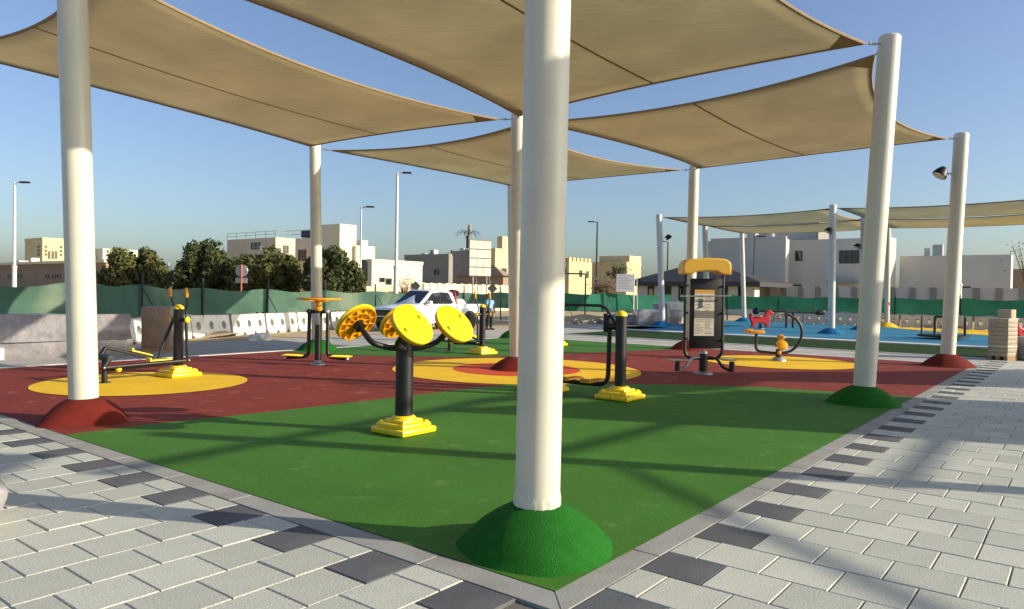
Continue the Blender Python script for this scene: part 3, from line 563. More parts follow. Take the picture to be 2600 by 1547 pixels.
# ================================================================ FENCES AND BARRIERS
def barrier_mesh(m, name='barrier'):
    L_, Hh, tb, tt = 2.0, .82, .24, .085; q = MB(); n = 20
    def yz(z): return tb-(tb-tt)*z/Hh
    for side in (-1, 1):
        for p in range(3):
            x0, x1 = -.97+p*.647, -.97+(p+1)*.647; cx, cz = (x0+x1)/2, .44; ring = []; out = []
            for k in range(n):
                a = 2*math.pi*k/n; ring.append((cx+.115*math.cos(a), cz+.16*math.sin(a)))
                dx, dz = math.cos(a), math.sin(a); s_ = min((x1-x0)/2/max(abs(dx), 1e-6), (.38)/max(abs(dz), 1e-6)); out.append((cx+dx*s_, cz+dz*s_))
            vs = [(x, side*(yz(z)+(.012 if 1 else 0)), z) for x, z in ring]+[(x, side*yz(z), z) for x, z in out]+[(x, 0, z) for x, z in ring]
            q.add(vs, [(k, (k+1) % n, n+(k+1) % n, n+k) for k in range(n)]+[(k, 2*n+k, 2*n+(k+1) % n, (k+1) % n) for k in range(n)])
    prof = [(-tb, 0), (tb, 0), (yz(.06), .06), (yz(.82), .82), (-yz(.82), .82), (-yz(.06), .06)]
    q.add([(-.97, -yz(.82), .82), (.97, -yz(.82), .82), (.97, yz(.82), .82), (-.97, yz(.82), .82)], [(0, 1, 2, 3)])
    for s in (-1, 1): q.box(min(s*.97, s*.95), max(s*.97, s*.95), -.1, .1, .0, .819); q.add([(s*.969, -tb, .06), (s*.969, tb, .06), (s*.969, tt, .82), (s*.969, -tt, .82)], [(0, 1, 2, 3)])
    for x in (-.6, .05, .7): q.box(x-.25, x+.2, -tb+.02, tb-.02, 0, .062)
    for p in range(4): x = -.97+p*.647; q.box(max(x-.018, -.97), min(x+.018, .97), -tt-.03, tt+.03, .1, .835)
    return q.build(name, m)
M_wht2 = mat('far_barrier_plastic', lin((212, 206, 194)), .7, .08, 2, dirt=lin((158, 120, 104)), dscale=2.6, damt=.45)
B0 = barrier_mesh(M_wht, 'water_barrier')
def put_barrier(first, u, v, rz, label, group, mt=None):
    o = first.copy(); COL.objects.link(o); p = UV(u, v); o.location = (p.x, p.y, -.03); o.rotation_euler = (0, 0, rz); o.scale = (.87, .87, .87)
    if mt: o.data = mt
    return tag(o, label, 'barrier', group)
nth = ['first', 'second', 'third', 'fourth', 'fifth', 'sixth', 'seventh', 'eighth', 'ninth', 'tenth', 'eleventh', 'twelfth', 'thirteenth', 'fourteenth']
def walk(pts, step, n):
    out = []; i = 0; p = Vector(pts[0]); k = 0
    while k < n and i < len(pts)-1:
        d = Vector(pts[i+1])-p
        if d.length < step*.5: i += 1; continue
        d.normalize(); out.append((p.x+d.x*step/2, p.y+d.y*step/2, YAW+math.atan2(d.x, d.y))); p = p+d*step; k += 1
    return out
BL = walk([(16.9, .2), (18.3, 5.6), (20.4, 9.0), (21.7, 14), (22.3, 20), (22.4, 30)], 1.78, 14)
for k in range(14):
    u, v, bz = BL[k]
    put_barrier(B0, u, v, bz+random.uniform(-.03, .03), f'white plastic barrier with oval holes, {nth[k]} from left in the left-hand row', 'white barriers along the left fence')
B1 = barrier_mesh(M_wht2, 'water_barrier_far'); me2 = B1.data; bpy.data.objects.remove(B1)
for k in range(13):
    put_barrier(B0, 14.0-1.8*k, 43.6, YAW+math.pi/2+random.uniform(-.02, .02), f'dusty pale barrier with round holes, {nth[k]} from left behind the blue pad', 'dusty barriers behind the blue pad', me2)
bpy.data.objects.remove(B0)
def fence(name, label, pts, z0, z1, seed, mn=None):
    p0 = Vector(pts[0]); root = thing(name, label, 'fence', p0); rnd = random.Random(seed)
    for i in range(len(pts)-1):
        a, b = Vector(pts[i])-p0, Vector(pts[i+1])-p0; d = (b-a); nrm = Vector((-d.y, d.x, 0)).normalized(); n, m = 12, 7; vs = []
        ph = [rnd.uniform(0, 6) for _ in range(4)]; za = z1+pts[i][2]; zb = z1+pts[i+1][2]
        for j in range(m+1):
            for k in range(n+1):
                t_ = k/n; h = j/m; zt = za*(1-t_)+zb*t_-.10*math.sin(math.pi*t_)**2; p = a.lerp(b, t_); p.z = z0+(zt-z0)*h+.03*math.sin(9*t_+ph[0])*(1-h)
                p += nrm*(.07*math.sin(math.pi*t_)*math.sin(3*h+ph[1])+.035*math.sin(7*t_+4*h+ph[2])*math.sin(math.pi*t_)); vs.append(p)
        q = MB(); q.add(vs, [(j*(n+1)+k, j*(n+1)+k+1, (j+1)*(n+1)+k+1, (j+1)*(n+1)+k) for j in range(m) for k in range(n)]); o = q.build('net', mn or M_net, root, sharp=180)
        q = MB(); lx, ly = rnd.uniform(-.08, .08), rnd.uniform(-.1, .12); q.tube([a+Vector((0, 0, -.03))-nrm*.05, a+Vector((lx, ly, za+rnd.uniform(.12, .4)))-nrm*.05], .035, 8); q.build('post', M_post, root)
        if rnd.random() < .55: q = MB(); q.tube([a+Vector((0, 0, za-.25))-nrm*.06, a-nrm*.8+d.normalized()*.35+Vector((0, 0, -.03))], .016, 6); q.build('brace', M_post, root)
    return root
LF = ((15.5, -5, -.1), (16.6, -1.5, -.12), (17.7, 1.8, 0), (18.9, 4.8, .16), (20.2, 7.0, .1), (21.3, 9.6, .02), (22.1, 12.6, .02), (22.7, 15.8, 0), (23.1, 19, 0), (23.3, 22.2, 0), (23.4, 25.4, 0), (23.5, 28.6, .05), (23.5, 31.8, 0))
fence('mesh_fence', 'pale green mesh fence behind the white barriers on the left', [(*UV(u, v).xy, dz) for u, v, dz in LF], .78, 1.66, 3)
fence('mesh_fence', 'dark green mesh fence behind the blue pad on the right', [(*UV(u, 44.5).xy, random.uniform(-.03, .05)) for u in (20, 16.6, 13.2, 9.8, 6.4, 3.0, -.4, -3.8, -7.2, -10.6, -14)], .72, 1.66, 8, M_net2)
fence('mesh_fence', 'torn corner of green mesh between the two fences', [(*UV(23.4, 34.6).xy, 0), (*UV(22.6, 38.8).xy, .05), (*UV(20.2, 43.4).xy, 0)], .5, 1.62, 11, M_net2)
# ================================================================ GOODS LYING ABOUT
def crumple(o, amt, seed, sc=3):
    rnd = random.Random(seed); me = o.data; bm = bmesh.new(); bm.from_mesh(me); bmesh.ops.triangulate(bm, faces=bm.faces)
    bmesh.ops.subdivide_edges(bm, edges=bm.edges, cuts=2, use_grid_fill=True)
    from mathutils import noise
    for v in bm.verts:
        if v.co.z > .02: v.co += amt*Vector((noise.noise(v.co*sc+Vector((seed, 0, 0))), noise.noise(v.co*sc+Vector((0, seed, 0))), .6*noise.noise(v.co*sc+Vector((0, 0, seed)))))
    bm.to_mesh(me); bm.free(); me.shade_smooth(); me.set_sharp_from_angle(angle=math.radians(30))
t = thing('wrapped_bench', 'long bench-like bundle in grey stretch wrap behind the left post', 'bundle', (-10.2, 16.85, 0), .66)
q = MB(); q.prism([(-.5, .36), (.42, .36), (.5, .5), (.12, .95), (-.38, .95), (-.5, .5)], -1.45, 1.25, 'yz'); q.M = None
o = q.build('upper_pack', M_wrap, t); crumple(o, .06, 3)
q = MB(); q.box(-1.3, 1.2, -.42, .36, -.02, .4, .03); o = q.build('lower_pack', M_wrap, t); crumple(o, .04, 5)
q = MB(); q.lathe([(.13, -.01), (.14, .02), (.14, .22), (.12, .24), (.02, .24)], 18, (-1.32, -.5, .0)); q.build('tin', M_wht, t)
t = thing('wrapped_pallet', 'upright brown box in clear wrap between bench bundle and trainer', 'pallet', (-8.85, 18.55, 0), .25)
q = MB(); q.box(-.36, .32, -.33, .33, .1, 1.1, .02); o = q.build('load', M_card, t); crumple(o, .025, 8, 5)
q = MB(); [q.box(-.36, .32, y-.05, y+.05, -.01, .1) for y in (-.27, 0, .27)]; q.build('skid', M_wood, t)
t = thing('block_stack', 'square stack of beige paving blocks at the right edge', 'pallet', (13.3, 19.95, 0), YAW-.35)
M_card2 = mat('beige_carton', lin((158, 146, 124)), .6, .08, 3, .3, 25)
for k in range(9):
    q = MB(); dx = random.uniform(-.008, .008); q.box(-.27+dx, .25+dx, -.25, .25, .1+k*.112, .1+k*.112+.108, .008); q.build('block_layer', M_card2, t)
q = MB(); [q.box(-.27, .25, y-.05, y+.05, -.01, .1) for y in (-.2, 0, .2)]; q.build('skid', M_wood, t)
q = MB(); q.box(-.275, .255, -.255, .255, .36, .375, 0); q.box(-.29, .27, -.265, .265, 1.106, 1.12, .0); q.build('strap', M_wht, t)
q = MB(); q.box(-.02, .25, -.2, .14, 1.12, 1.36, .01); o = q.build('top_carton', M_pallet, t)
t = thing('wrapped_bundle', 'crumpled clear-wrapped bundle beside the beige block stack', 'bundle', (14.15, 20.2, 0), .4)
q = MB(); q.box(-.4, .5, -.3, .4, -.02, .62, .06); o = q.build('pack', M_wrap, t); crumple(o, .12, 12)
for (x, y, Yd, sx, h, lab, sd) in ((1572, 790, 39, 1.15, .85, 'grey wrapped boxes left of the leaning far post', 21), (1610, 790, 41.5, .85, 1.15, 'taller grey wrapped crate beside the leaning far post', 22), (1508, 787, 40, 1.7, .55, 'low heap of clear-wrapped goods behind the domed post', 23)):
    p = atY(x, y, Yd); t = thing('wrapped_bundle', lab, 'bundle', (p.x, p.y, -.03), random.uniform(-.3, .6)); q = MB(); q.box(-sx/2, sx/2, -.5, .5, 0, h, .05); o = q.build('pack', M_wrap, t); crumple(o, .12, sd)
p = atY(1645, 786, 43); t = thing('white_crate', 'white box sticking out left of the notice board', 'crate', (p.x, p.y, -.03), .2); q = MB(); q.box(-.9, .9, -.5, .5, 0, 1.25, .03); o = q.build('shell', M_wht, t); q = MB(); q.box(-.7, .1, -.7, -.52, 0, .8, .03); q.build('panel', M_wrap, t)
p = gnd(633, 829); t = thing('litter_bag', 'crumpled white bag on the sand before the left barriers', 'bag', (p.x, p.y, -.03), .4); q = MB(); q.ball((0, 0, .08), .38, .26, .18); o = q.build('sack', M_wht, t); crumple(o, .12, 31, 5)
p = gnd(848, 826); t = thing('white_block', 'small white block on the far path left of the wheels', 'block', (p.x, p.y, 0), .3); q = MB(); q.box(-.07, .07, -.07, .07, -.01, .2, .01); q.build('block', M_wht, t)
t = thing('wrapped_roll', 'pale plastic-wrapped bundle cut by the left edge in the foreground', 'bundle', (-3.45, 4.86, 0), .5)
q = MB(); q.ball((-.2, 0, .2), .3, .45, .26, 18); o = q.build('pack', M_wrap, t); crumple(o, .08, 33, 4)
def rocks(p, n, sp, label, m, sd, s0=.08, s1=.3):
    rnd = random.Random(sd); 
    for k in range(n):
        c = Vector((p.x+rnd.uniform(-sp, sp), p.y+rnd.uniform(-sp*.5, sp*.5), -.05)); q = MB(); r = rnd.uniform(s0, s1); q.ball((0, 0, r*.4), r, r*rnd.uniform(.6, 1), r*.7, 9); o = q.build('rubble_stone', m); crumple(o, r*.5, sd+k, 4)
        o.location = c; tag(o, label, 'rubble', label)
rocks(gnd(1440, 787), 16, 1.8, 'loose pale rubble lying behind the domed stepper post', M_pallet, 50)
# sand heap behind
q = MB(); n = 30; vs = []
for j in range(9):
    for k in range(n): r = 2.6*(j/8); a = 2*math.pi*k/n; vs.append((r*math.cos(a)*1.8, r*math.sin(a)*.8, .38*(1-j/8)**1.2+.05*math.sin(3*a+j)))
q.add(vs, [(j*n+k, j*n+(k+1) % n, (j+1)*n+(k+1) % n, (j+1)*n+k) for j in range(8) for k in range(n)]); o = q.build('sand_heap', M_sand, sharp=180); p = gnd(1430, 784); o.location = (p.x, p.y+2, -.05); o['kind'] = 'structure'
p = gnd(330, 834); o = o.copy(); COL.objects.link(o); o.location = UV(24.0, 6.5, -.05); o.scale = (1.2, 1, 2.9); o.name = 'sand_bank'
# ================================================================ PLAYGROUND ON THE BLUE PAD
t = thing('merry_go_round', 'small black merry-go-round with rails on the blue pad', 'roundabout', UV(2.0, 30.8, 0), .2)
q = MB(); q.lathe([(.9, .08), (.93, .1), (.93, .15), (.88, .17), (.02, .17)], 36); q.lathe([(.15, 0), (.15, .09), (.02, .09)], 16); q.build('platform', M_trim, t)
for k in range(4):
    a = k*math.pi/2+.5; c, s = math.cos(a), math.sin(a); c2, s2 = math.cos(a+.75), math.sin(a+.75)
    q = MB(); q.tube(fillet([(.82*c, .82*s, .16), (.82*c, .82*s, .9), (.82*c2, .82*s2, .9), (.82*c2, .82*s2, .16)], .08, 4), .03, 8); q.build('rail', M_blk, t)
    q = MB(); q.box(-.16, .16, -.12, .12, .48, .52, .01); o = q.build('seat', M_redpl, t); o.location = (.55*math.cos(a+.37), .55*math.sin(a+.37), 0); o.rotation_euler = (0, 0, a+.37)
SP = atY(1923, 797, 38.6)
t = thing('seesaw', 'long black seesaw bar on two short legs', 'seesaw', (SP.x, SP.y, 0), .05)
q = MB(); q.tube([(-1.75, 0, .84), (1.7, 0, .78)], .045, 10); q.build('beam', M_blk, t)
for x in (-.18, .18): q = MB(); q.tube([(x, 0, 0), (x, 0, .8)], .06, 10); q.build('leg', M_blk, t)
q = MB(); q.ball((-1.8, 0, .84), .2, .12, .18); q.build('seat', M_blk, t); q = MB(); q.box(1.4, 1.85, -.14, .14, .68, .94, .06); q.build('seat', M_blk, t)
q = MB(); q.tube(fillet([(1.3, -.15, .8), (1.3, -.15, 1.1), (1.3, .15, 1.1), (1.3, .15, .8)], .06), .02, 8); q.build('handle', M_blk, t)
HP = atY(1852, 797, 36.5)
def rocker(loc, rz, label, sc=1):
    t = thing('horse_rocker', label, 'spring rider', loc, rz); t.scale = (sc, sc, sc)
    prof = [(-.62, .5), (-.66, .78), (-.6, .86), (-.5, .74), (-.36, .66), (-.1, .62), (.16, .66), (.26, .8), (.3, .98), (.36, 1.08), (.42, 1.16), (.47, 1.07), (.6, .98), (.74, .9), (.74, .8), (.6, .78), (.48, .74), (.5, .5), (.46, .28), (.5, .1), (.3, .1), (.26, .26), (.1, .34), (-.2, .34), (-.32, .26), (-.34, .1), (-.56, .1), (-.5, .3)]
    q = MB(); q.prism(prof, -.09, .09, 'xz'); o = q.build('body', M_redpl, t); b = o.modifiers.new('b', 'BEVEL'); b.width = .03; b.segments = 2; b.limit_method = 'ANGLE'
    q = MB(); q.tube([(.2, -.2, .86), (.2, .2, .86)], .02, 8); q.build('handlebar', M_blk, t); q = MB(); q.box(-.36, .06, -.14, .14, .62, .68, .02); q.build('seat', M_redpl, t)
    q = MB(); n = 60; q.tube([(.09*math.cos(k*.7), .09*math.sin(k*.7), .02+.3*k/n) for k in range(n)], .015, 6); q.build('spring', M_blk, t); q = MB(); q.lathe([(.2, 0), (.2, .03), (.02, .03)], 16); q.build('base_plate', M_galv, t)
rocker((HP.x, HP.y, 0), .12, 'red horse-shaped spring rider on the blue pad', .9)
rp = atY(2518, 822, 24); rocker((rp.x, rp.y, 0), .1, 'red spring rider cut by the right edge of the picture')
# ================================================================ TRUCK AND MAN
TP = Vector((-3.6, 31.2, -.03)); t = thing('pickup_truck', 'white double-cab pickup truck parked before the green fence', 'truck', TP, YAW+math.pi)   # local +x = nose
def loft(q, secs):
    n = len(secs[0]); vs = [p for s in secs for p in s]; m = len(secs)
    q.add(vs, [(i*n+k, i*n+(k+1) % n, (i+1)*n+(k+1) % n, (i+1)*n+k) for i in range(m-1) for k in range(n)]+[tuple(range(n-1, -1, -1)), tuple((m-1)*n+k for k in range(n))])
def sec(x, hw, z0, z1, tw, r=.08):
    return [(x, -hw, z0), (x, -hw, (z0+z1)/2), (x, -hw+.02, z1-r), (x, -tw+.0, z1), (x, 0, z1+.025), (x, tw, z1), (x, hw-.02, z1-r), (x, hw, (z0+z1)/2), (x, hw, z0), (x, 0, z0)]
q = MB(); loft(q, [sec(2.5, .7, .42, .82, .55), sec(2.44, .86, .36, .93, .7), sec(2.2, .89, .33, .99, .74), sec(1.5, .9, .33, 1.06, .78), sec(1.1, .9, .33, 1.09, .8), sec(.4, .9, .33, 1.08, .84), sec(-.7, .9, .33, 1.08, .84), sec(-1.0, .9, .36, 1.08, .84)]); body = q.build('body', M_car, t, sharp=45)
q = MB(); loft(q, [sec(1.18, .8, 1.0, 1.1, .74, .02), sec(.42, .7, 1.0, 1.64, .6, .05), sec(.1, .69, 1.0, 1.69, .6, .05), sec(-.5, .69, 1.0, 1.69, .6, .05), sec(-.82, .71, 1.0, 1.6, .6, .05), sec(-.98, .78, 1.0, 1.1, .72, .02)]); q.build('cab', M_car, t, sharp=40)
def pane(pts, name, par=t):
    q = MB(); c = sum((Vector(p) for p in pts), Vector())/len(pts); nn = (Vector(pts[1])-Vector(pts[0])).cross(Vector(pts[2])-Vector(pts[0])).normalized()
    q.add([Vector(p)+nn*.006 for p in pts]+[Vector(p)-nn*.02 for p in pts], [tuple(range(len(pts))), tuple(range(2*len(pts)-1, len(pts)-1, -1))]+[(k, (k+1) % len(pts), len(pts)+(k+1) % len(pts), len(pts)+k) for k in range(len(pts))]); return q.build(name, M_glass, par, smooth=False)
pane([(1.14, -.7, 1.13), (1.14, .7, 1.13), (.47, .58, 1.63), (.47, -.58, 1.63)], 'windscreen')
for s in (-1, 1):
    a = [(.92, s*.772, 1.12), (.42, s*.715, 1.55), (.0, s*.70, 1.6), (.0, s*.79, 1.12)]; b = [(-.06, s*.79, 1.12), (-.06, s*.70, 1.6), (-.55, s*.70, 1.57), (-.8, s*.775, 1.12)]
    for P in (a, b): pane(P if s > 0 else P[::-1], 'side_window')
    q = MB(); q.box(-.18, -.02, s*.905-.012, s*.905+.012, .95, .98, .004); q.build('door_handle', M_trim, t); q = MB(); q.box(-.98, -.82, s*.905-.012, s*.905+.012, .95, .98, .004); q.build('door_handle', M_trim, t)
    q = MB(); q.box(.75, .9, s*.88 if s > 0 else s*1.08, s*1.08 if s > 0 else s*.88, 1.08, 1.24, .03); q.build('mirror', M_car, t)
    q = MB(); q.box(2.36, 2.47, min(s*.56, s*.84), max(s*.56, s*.84), .78, .92, .02); q.build('headlight', M_lampgl, t)
    for x in (1.6, -1.75):
        q = MB(); R = Matrix.Rotation(math.pi/2, 3, 'X'); q.lathe([(.2, -.12), (.34, -.12), (.37, -.08), (.37, .08), (.34, .12), (.2, .12)], 28, (x, s*.8, .37), R); wl = q.build('wheel', M_tyre, t)
        q = MB(); q.lathe([(.2, -.1), (.215, -.05), (.215, .05), (.2, .1), (.05, .11)], 20, (x, s*.805, .37), R); q.build('rim', M_galv, wl)
        q = MB(); q.lathe([(.42, -.1), (.43, .1), (.02, .1)], 24, (x, s*.82, .4), R); q.build('wheel_arch', M_trim, t)
q = MB(); q.box(2.42, 2.53, -.55, .55, .62, .86, .03); q.build('grille', M_trim, t); q = MB(); q.box(2.4, 2.6, -.84, .84, .34, .58, .05); q.build('bumper', M_trim, t)
q = MB(); q.box(-2.55, -1.0, -.9, -.82, .42, 1.1, .02); q.box(-2.55, -1.0, .82, .9, .42, 1.1, .02); q.box(-2.55, -2.47, -.82, .82, .42, 1.1, .02); q.box(-2.47, -1.0, -.82, .82, .42, .5); q.build('cargo_bed', M_car, t)
q = MB(); q.tube(fillet([(-1.08, -.7, 1.1), (-1.02, -.66, 1.62), (-1.02, .66, 1.62), (-1.08, .7, 1.1)], .1), .03, 8); q.build('roll_bar', M_redpl, t)
cg = lambda x, y, z: (TP + Matrix.Rotation(YAW+math.pi, 3, 'Z') @ Vector((x, y, z)))
t2 = thing('cargo_sack', 'pale sack lying in the bed of the white pickup', 'sack', cg(-1.55, .4, .5)); q = MB(); q.ball((0, 0, .4), .34, .4, .42); o = q.build('sack', M_wht, t2); crumple(o, .12, 61, 3)
t2 = thing('red_jerrycan', 'red can standing behind the cab of the white pickup', 'can', cg(-1.3, -.1, .5)); q = MB(); q.box(-.2, .2, -.25, .25, 0, 1.0, .05); q.build('can', M_redpl, t2); q = MB(); q.tube([(0, .1, 1.0), (0, .1, 1.1)], .05, 10); q.build('cap', M_trim, t2)
t2 = thing('tool_bag', 'dark bag heaped on top of the load in the white pickup', 'bag', cg(-1.5, .05, 1.45)); q = MB(); q.ball((0, 0, .1), .34, .3, .16); o = q.build('bag', M_trim, t2); crumple(o, .1, 63, 4)
# person
M_skin = mat('skin', lin((92, 62, 46)), .6); M_shirt = mat('shirt_blue', lin((126, 172, 208)), .85, .06, 8); M_trou = mat('trousers_navy', lin((28, 32, 44)), .85, .08, 8); M_hair = mat('hair_black', lin((18, 16, 15)), .7); M_shoe = mat('shoe', lin((24, 22, 22)), .6)
PP = gnd(1192, 803); t = thing('person', 'man in light blue shirt and dark trousers standing by the pickup', 'person', (PP.x, PP.y, -.03), .9)
def skin(name, pts, edges, m, parent, lvl=2):
    me = bpy.data.meshes.new(name); me.from_pydata([p[:3] for p in pts], edges, []); me.materials.append(m); o = bpy.data.objects.new(name, me); COL.objects.link(o); o.parent = parent
    sk = o.modifiers.new('skin', 'SKIN'); 
    if not me.skin_vertices:
        bm = bmesh.new(); bm.from_mesh(me); bm.verts.layers.skin.verify(); bm.to_mesh(me); bm.free()
    for k, p in enumerate(pts): d = me.skin_vertices[0].data[k]; d.radius = (p[3], p[4] if len(p) > 4 else p[3]); d.use_root = (k == 0)
    ss = o.modifiers.new('ss', 'SUBSURF'); ss.levels = lvl; ss.render_levels = lvl; sk.use_smooth_shade = True; return o
hd_ = [(0, 0, .84, .13, .1), (0, 0, 1.0, .14, .1), (0, .0, 1.17, .155, .1), (0, 0, 1.28, .12, .085), (0, .0, 1.34, .05), (0, -.015, 1.4, .055), (0, -.02, 1.47, .077, .092), (0, -.01, 1.545, .06, .07),
       (.18, 0, 1.26, .052), (.24, .01, 1.03, .04), (.22, -.1, .82, .032), (.21, -.14, .74, .03), (-.18, 0, 1.26, .052), (-.23, -.02, 1.02, .04), (-.16, -.17, .9, .032), (-.1, -.22, .93, .03),
       (.085, 0, .76, .085), (.1, -.02, .42, .058), (.1, .01, .1, .04), (.1, -.08, .04, .035), (-.085, 0, .76, .085), (-.11, -.01, .42, .058), (-.13, .04, .1, .04), (-.14, -.05, .04, .035)]
ed = [(0, 1), (1, 2), (2, 3), (3, 4), (4, 5), (5, 6), (6, 7), (3, 8), (8, 9), (9, 10), (10, 11), (3, 12), (12, 13), (13, 14), (14, 15), (0, 16), (16, 17), (17, 18), (18, 19), (0, 20), (20, 21), (21, 22), (22, 23)]
skin('body', hd_, ed, M_skin, t)
skin('shirt', [(0, 0, .8, .16, .125), (0, 0, .98, .16, .12), (0, 0, 1.17, .175, .12), (0, 0, 1.27, .135, .1), (0, 0, 1.33, .07), (.185, 0, 1.255, .07), (.23, .01, 1.08, .062), (-.185, 0, 1.255, .07), (-.225, -.01, 1.08, .062)], [(0, 1), (1, 2), (2, 3), (3, 4), (3, 5), (5, 6), (3, 7), (7, 8)], M_shirt, t)
skin('trousers', [(0, 0, .86, .14, .11), (.085, 0, .74, .1), (.1, -.02, .42, .075), (.1, .01, .1, .065), (-.085, 0, .74, .1), (-.11, -.01, .42, .075), (-.13, .04, .1, .065)], [(0, 1), (1, 2), (2, 3), (0, 4), (4, 5), (5, 6)], M_trou, t)
q = MB(); q.ball((0, .0, 1.5), .092, .105, .095); q.build('hair', M_hair, t)
for x, y in ((.1, -.05), (-.135, -.02)): q = MB(); q.box(x-.05, x+.05, y-.14, y+.1, 0, .09, .03); q.build('shoe', M_shoe, t)
# ================================================================ BUILDINGS
def facade(rgb, name): return mat(name, lin(rgb), .9, .05, .5, .1, 8, spec=.15, dirt=lin(tuple(int(x*.82) for x in rgb)), dscale=.25, damt=.4)
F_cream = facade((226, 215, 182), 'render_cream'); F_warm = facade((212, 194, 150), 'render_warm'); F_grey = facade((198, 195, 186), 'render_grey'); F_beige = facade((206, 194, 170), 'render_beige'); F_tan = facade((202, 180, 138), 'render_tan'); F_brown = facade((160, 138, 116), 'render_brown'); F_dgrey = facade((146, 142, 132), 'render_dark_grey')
M_roofd = mat('roof_dark', lin((62, 62, 64)), .8, .1, 2, .3, 14)
M_wframe = mat('window_frame', lin((60, 58, 55)), .5)
def slope(x, y=700): d = ray(x, y); return d.x/d.y
class Bld:
    def __init__(s, label, xl, xc, xr, Y, ytop, m, z0=-.03, name='house', parapet=.0, cat='building'):
        s.Y = Y; s.X = slope(xc)*Y; s.a = s.left(xl); s.b = s.right(xr); s.zt = atY(xc, ytop, Y).z; s.m = m
        s.t = thing(name, label, cat, (s.X, Y, 0), YAW)
        s.box('wall', 0, s.b, 0, s.a, z0, s.zt, m)
        if parapet:
            q = MB()
            q.box(-.06, s.b+.06, -.06, .1, s.zt-.02, s.zt+parapet); q.box(-.06, .1, .1, s.a+.06, s.zt-.02, s.zt+parapet); q.build('parapet', m, s.t, smooth=False)
    def left(s, x): k = slope(x); return (s.X-k*s.Y)/(math.sin(YAW)+math.cos(YAW)*k)
    def right(s, x): k = slope(x); return (k*s.Y-s.X)/(math.cos(YAW)-math.sin(YAW)*k)
    def box(s, name, x0, x1, y0, y1, z0, z1, m, b=0): q = MB(); q.box(x0, x1, y0, y1, z0, z1, b); return q.build(name, m, s.t, smooth=False)
    def wl(s, x0, x1, yt, yb, m=None, name='window', d=.05, bars=0):          # on the face that looks left (along u)
        s1, s0 = s.left(x0), s.left(x1); Ym = s.Y+math.cos(YAW)*(s0+s1)/2*1; zt, zb = atY((x0+x1)/2, yt, Ym).z, atY((x0+x1)/2, yb, Ym).z
        q = MB(); f = .07
        for a, b, c, e in ((s0-f, s0, zb-f, zt+f), (s1, s1+f, zb-f, zt+f), (s0, s1, zt, zt+f), (s0, s1, zb-f, zb)): q.box(-d, .01, a, b, c, e)
        for k in range(bars): yb_ = s0+(s1-s0)*(k+1)/(bars+1); q.box(-d+.01, .01, yb_-.03, yb_+.03, zb, zt)
        w_ = q.build(name, M_wframe if m is None else m, s.t, smooth=False); q = MB(); q.box(-.012, .008, s0, s1, zb, zt); q.build('pane', M_glass, w_, smooth=False); return w_
    def wr(s, x0, x1, yt, yb, m=None, name='window', d=.05, bars=0):          # on the sunlit face (along v)
        s0, s1 = s.right(x0), s.right(x1); Ym = s.Y+math.sin(YAW)*(s0+s1)/2; zt, zb = atY((x0+x1)/2, yt, Ym).z, atY((x0+x1)/2, yb, Ym).z
        q = MB(); f = .07
        for a, b, c, e in ((s0-f, s0, zb-f, zt+f), (s1, s1+f, zb-f, zt+f), (s0, s1, zt, zt+f), (s0, s1, zb-f, zb)): q.box(a, b, -d, .01, c, e)
        for k in range(bars): xb = s0+(s1-s0)*(k+1)/(bars+1); q.box(xb-.03, xb+.03, -d+.01, .01, zb, zt)
        w_ = q.build(name, M_wframe if m is None else m, s.t, smooth=False); q = MB(); q.box(s0, s1, -.012, .008, zb, zt); q.build('pane', M_glass, w_, smooth=False); return w_
def clutter(b, seed, n=4):
    rnd = random.Random(seed)
    for k in range(n):
        x, y = rnd.uniform(.1, .8)*b.b, rnd.uniform(.1, .8)*b.a; w_ = rnd.uniform(.4, .9); h_ = rnd.uniform(.5, 1.1)
        b.box('roof_unit', x, x+w_, y, y+w_, b.zt, b.zt+h_, M_pole2 if k % 2 else M_galv)
# far tower block, left
b = Bld('tan block of flats standing behind the left post', 60, 103, 172, 140, 585, F_warm, parapet=.5)
for yy in (599, 609, 618):
    b.wr(109, 113, yy, yy+4); b.wr(146, 150, yy+1, yy+5); b.wr(164, 168, yy+1, yy+5); b.wl(91, 97, yy, yy+4)
for xx in (117, 126, 134): b.wr(xx, xx+4, 613, 630)
b = Bld('long brown low building behind the left fence', -120, 258, 275, 62, 648, F_brown, parapet=.3, name='low_building'); clutter(b, 1, 6)
for xx in (20, 45, 112, 128, 140): b.wl(xx, xx+7, 671, 676)
b.box('roof_ledge', -.3, b.b+.3, -.3, b.a, b.zt+.3, b.zt+.55, F_cream)
b.box('stair_head', 1.0, 4.0, 3, 6, b.zt+.5, b.zt+1.6, F_cream)
b = Bld('low grey hut with sloping top between two left trees', 380, 412, 440, 75, 690, F_grey, name='hut')
q = MB(); q.add([(0, 0, b.zt), (b.b, 0, b.zt), (b.b, b.a, b.zt), (0, b.a, b.zt), (b.b/2, b.a/2, b.zt+2.2)], [(0, 1, 4), (1, 2, 4), (2, 3, 4), (3, 0, 4), (3, 2, 1, 0)]); q.build('roof', F_grey, b.t, smooth=False)
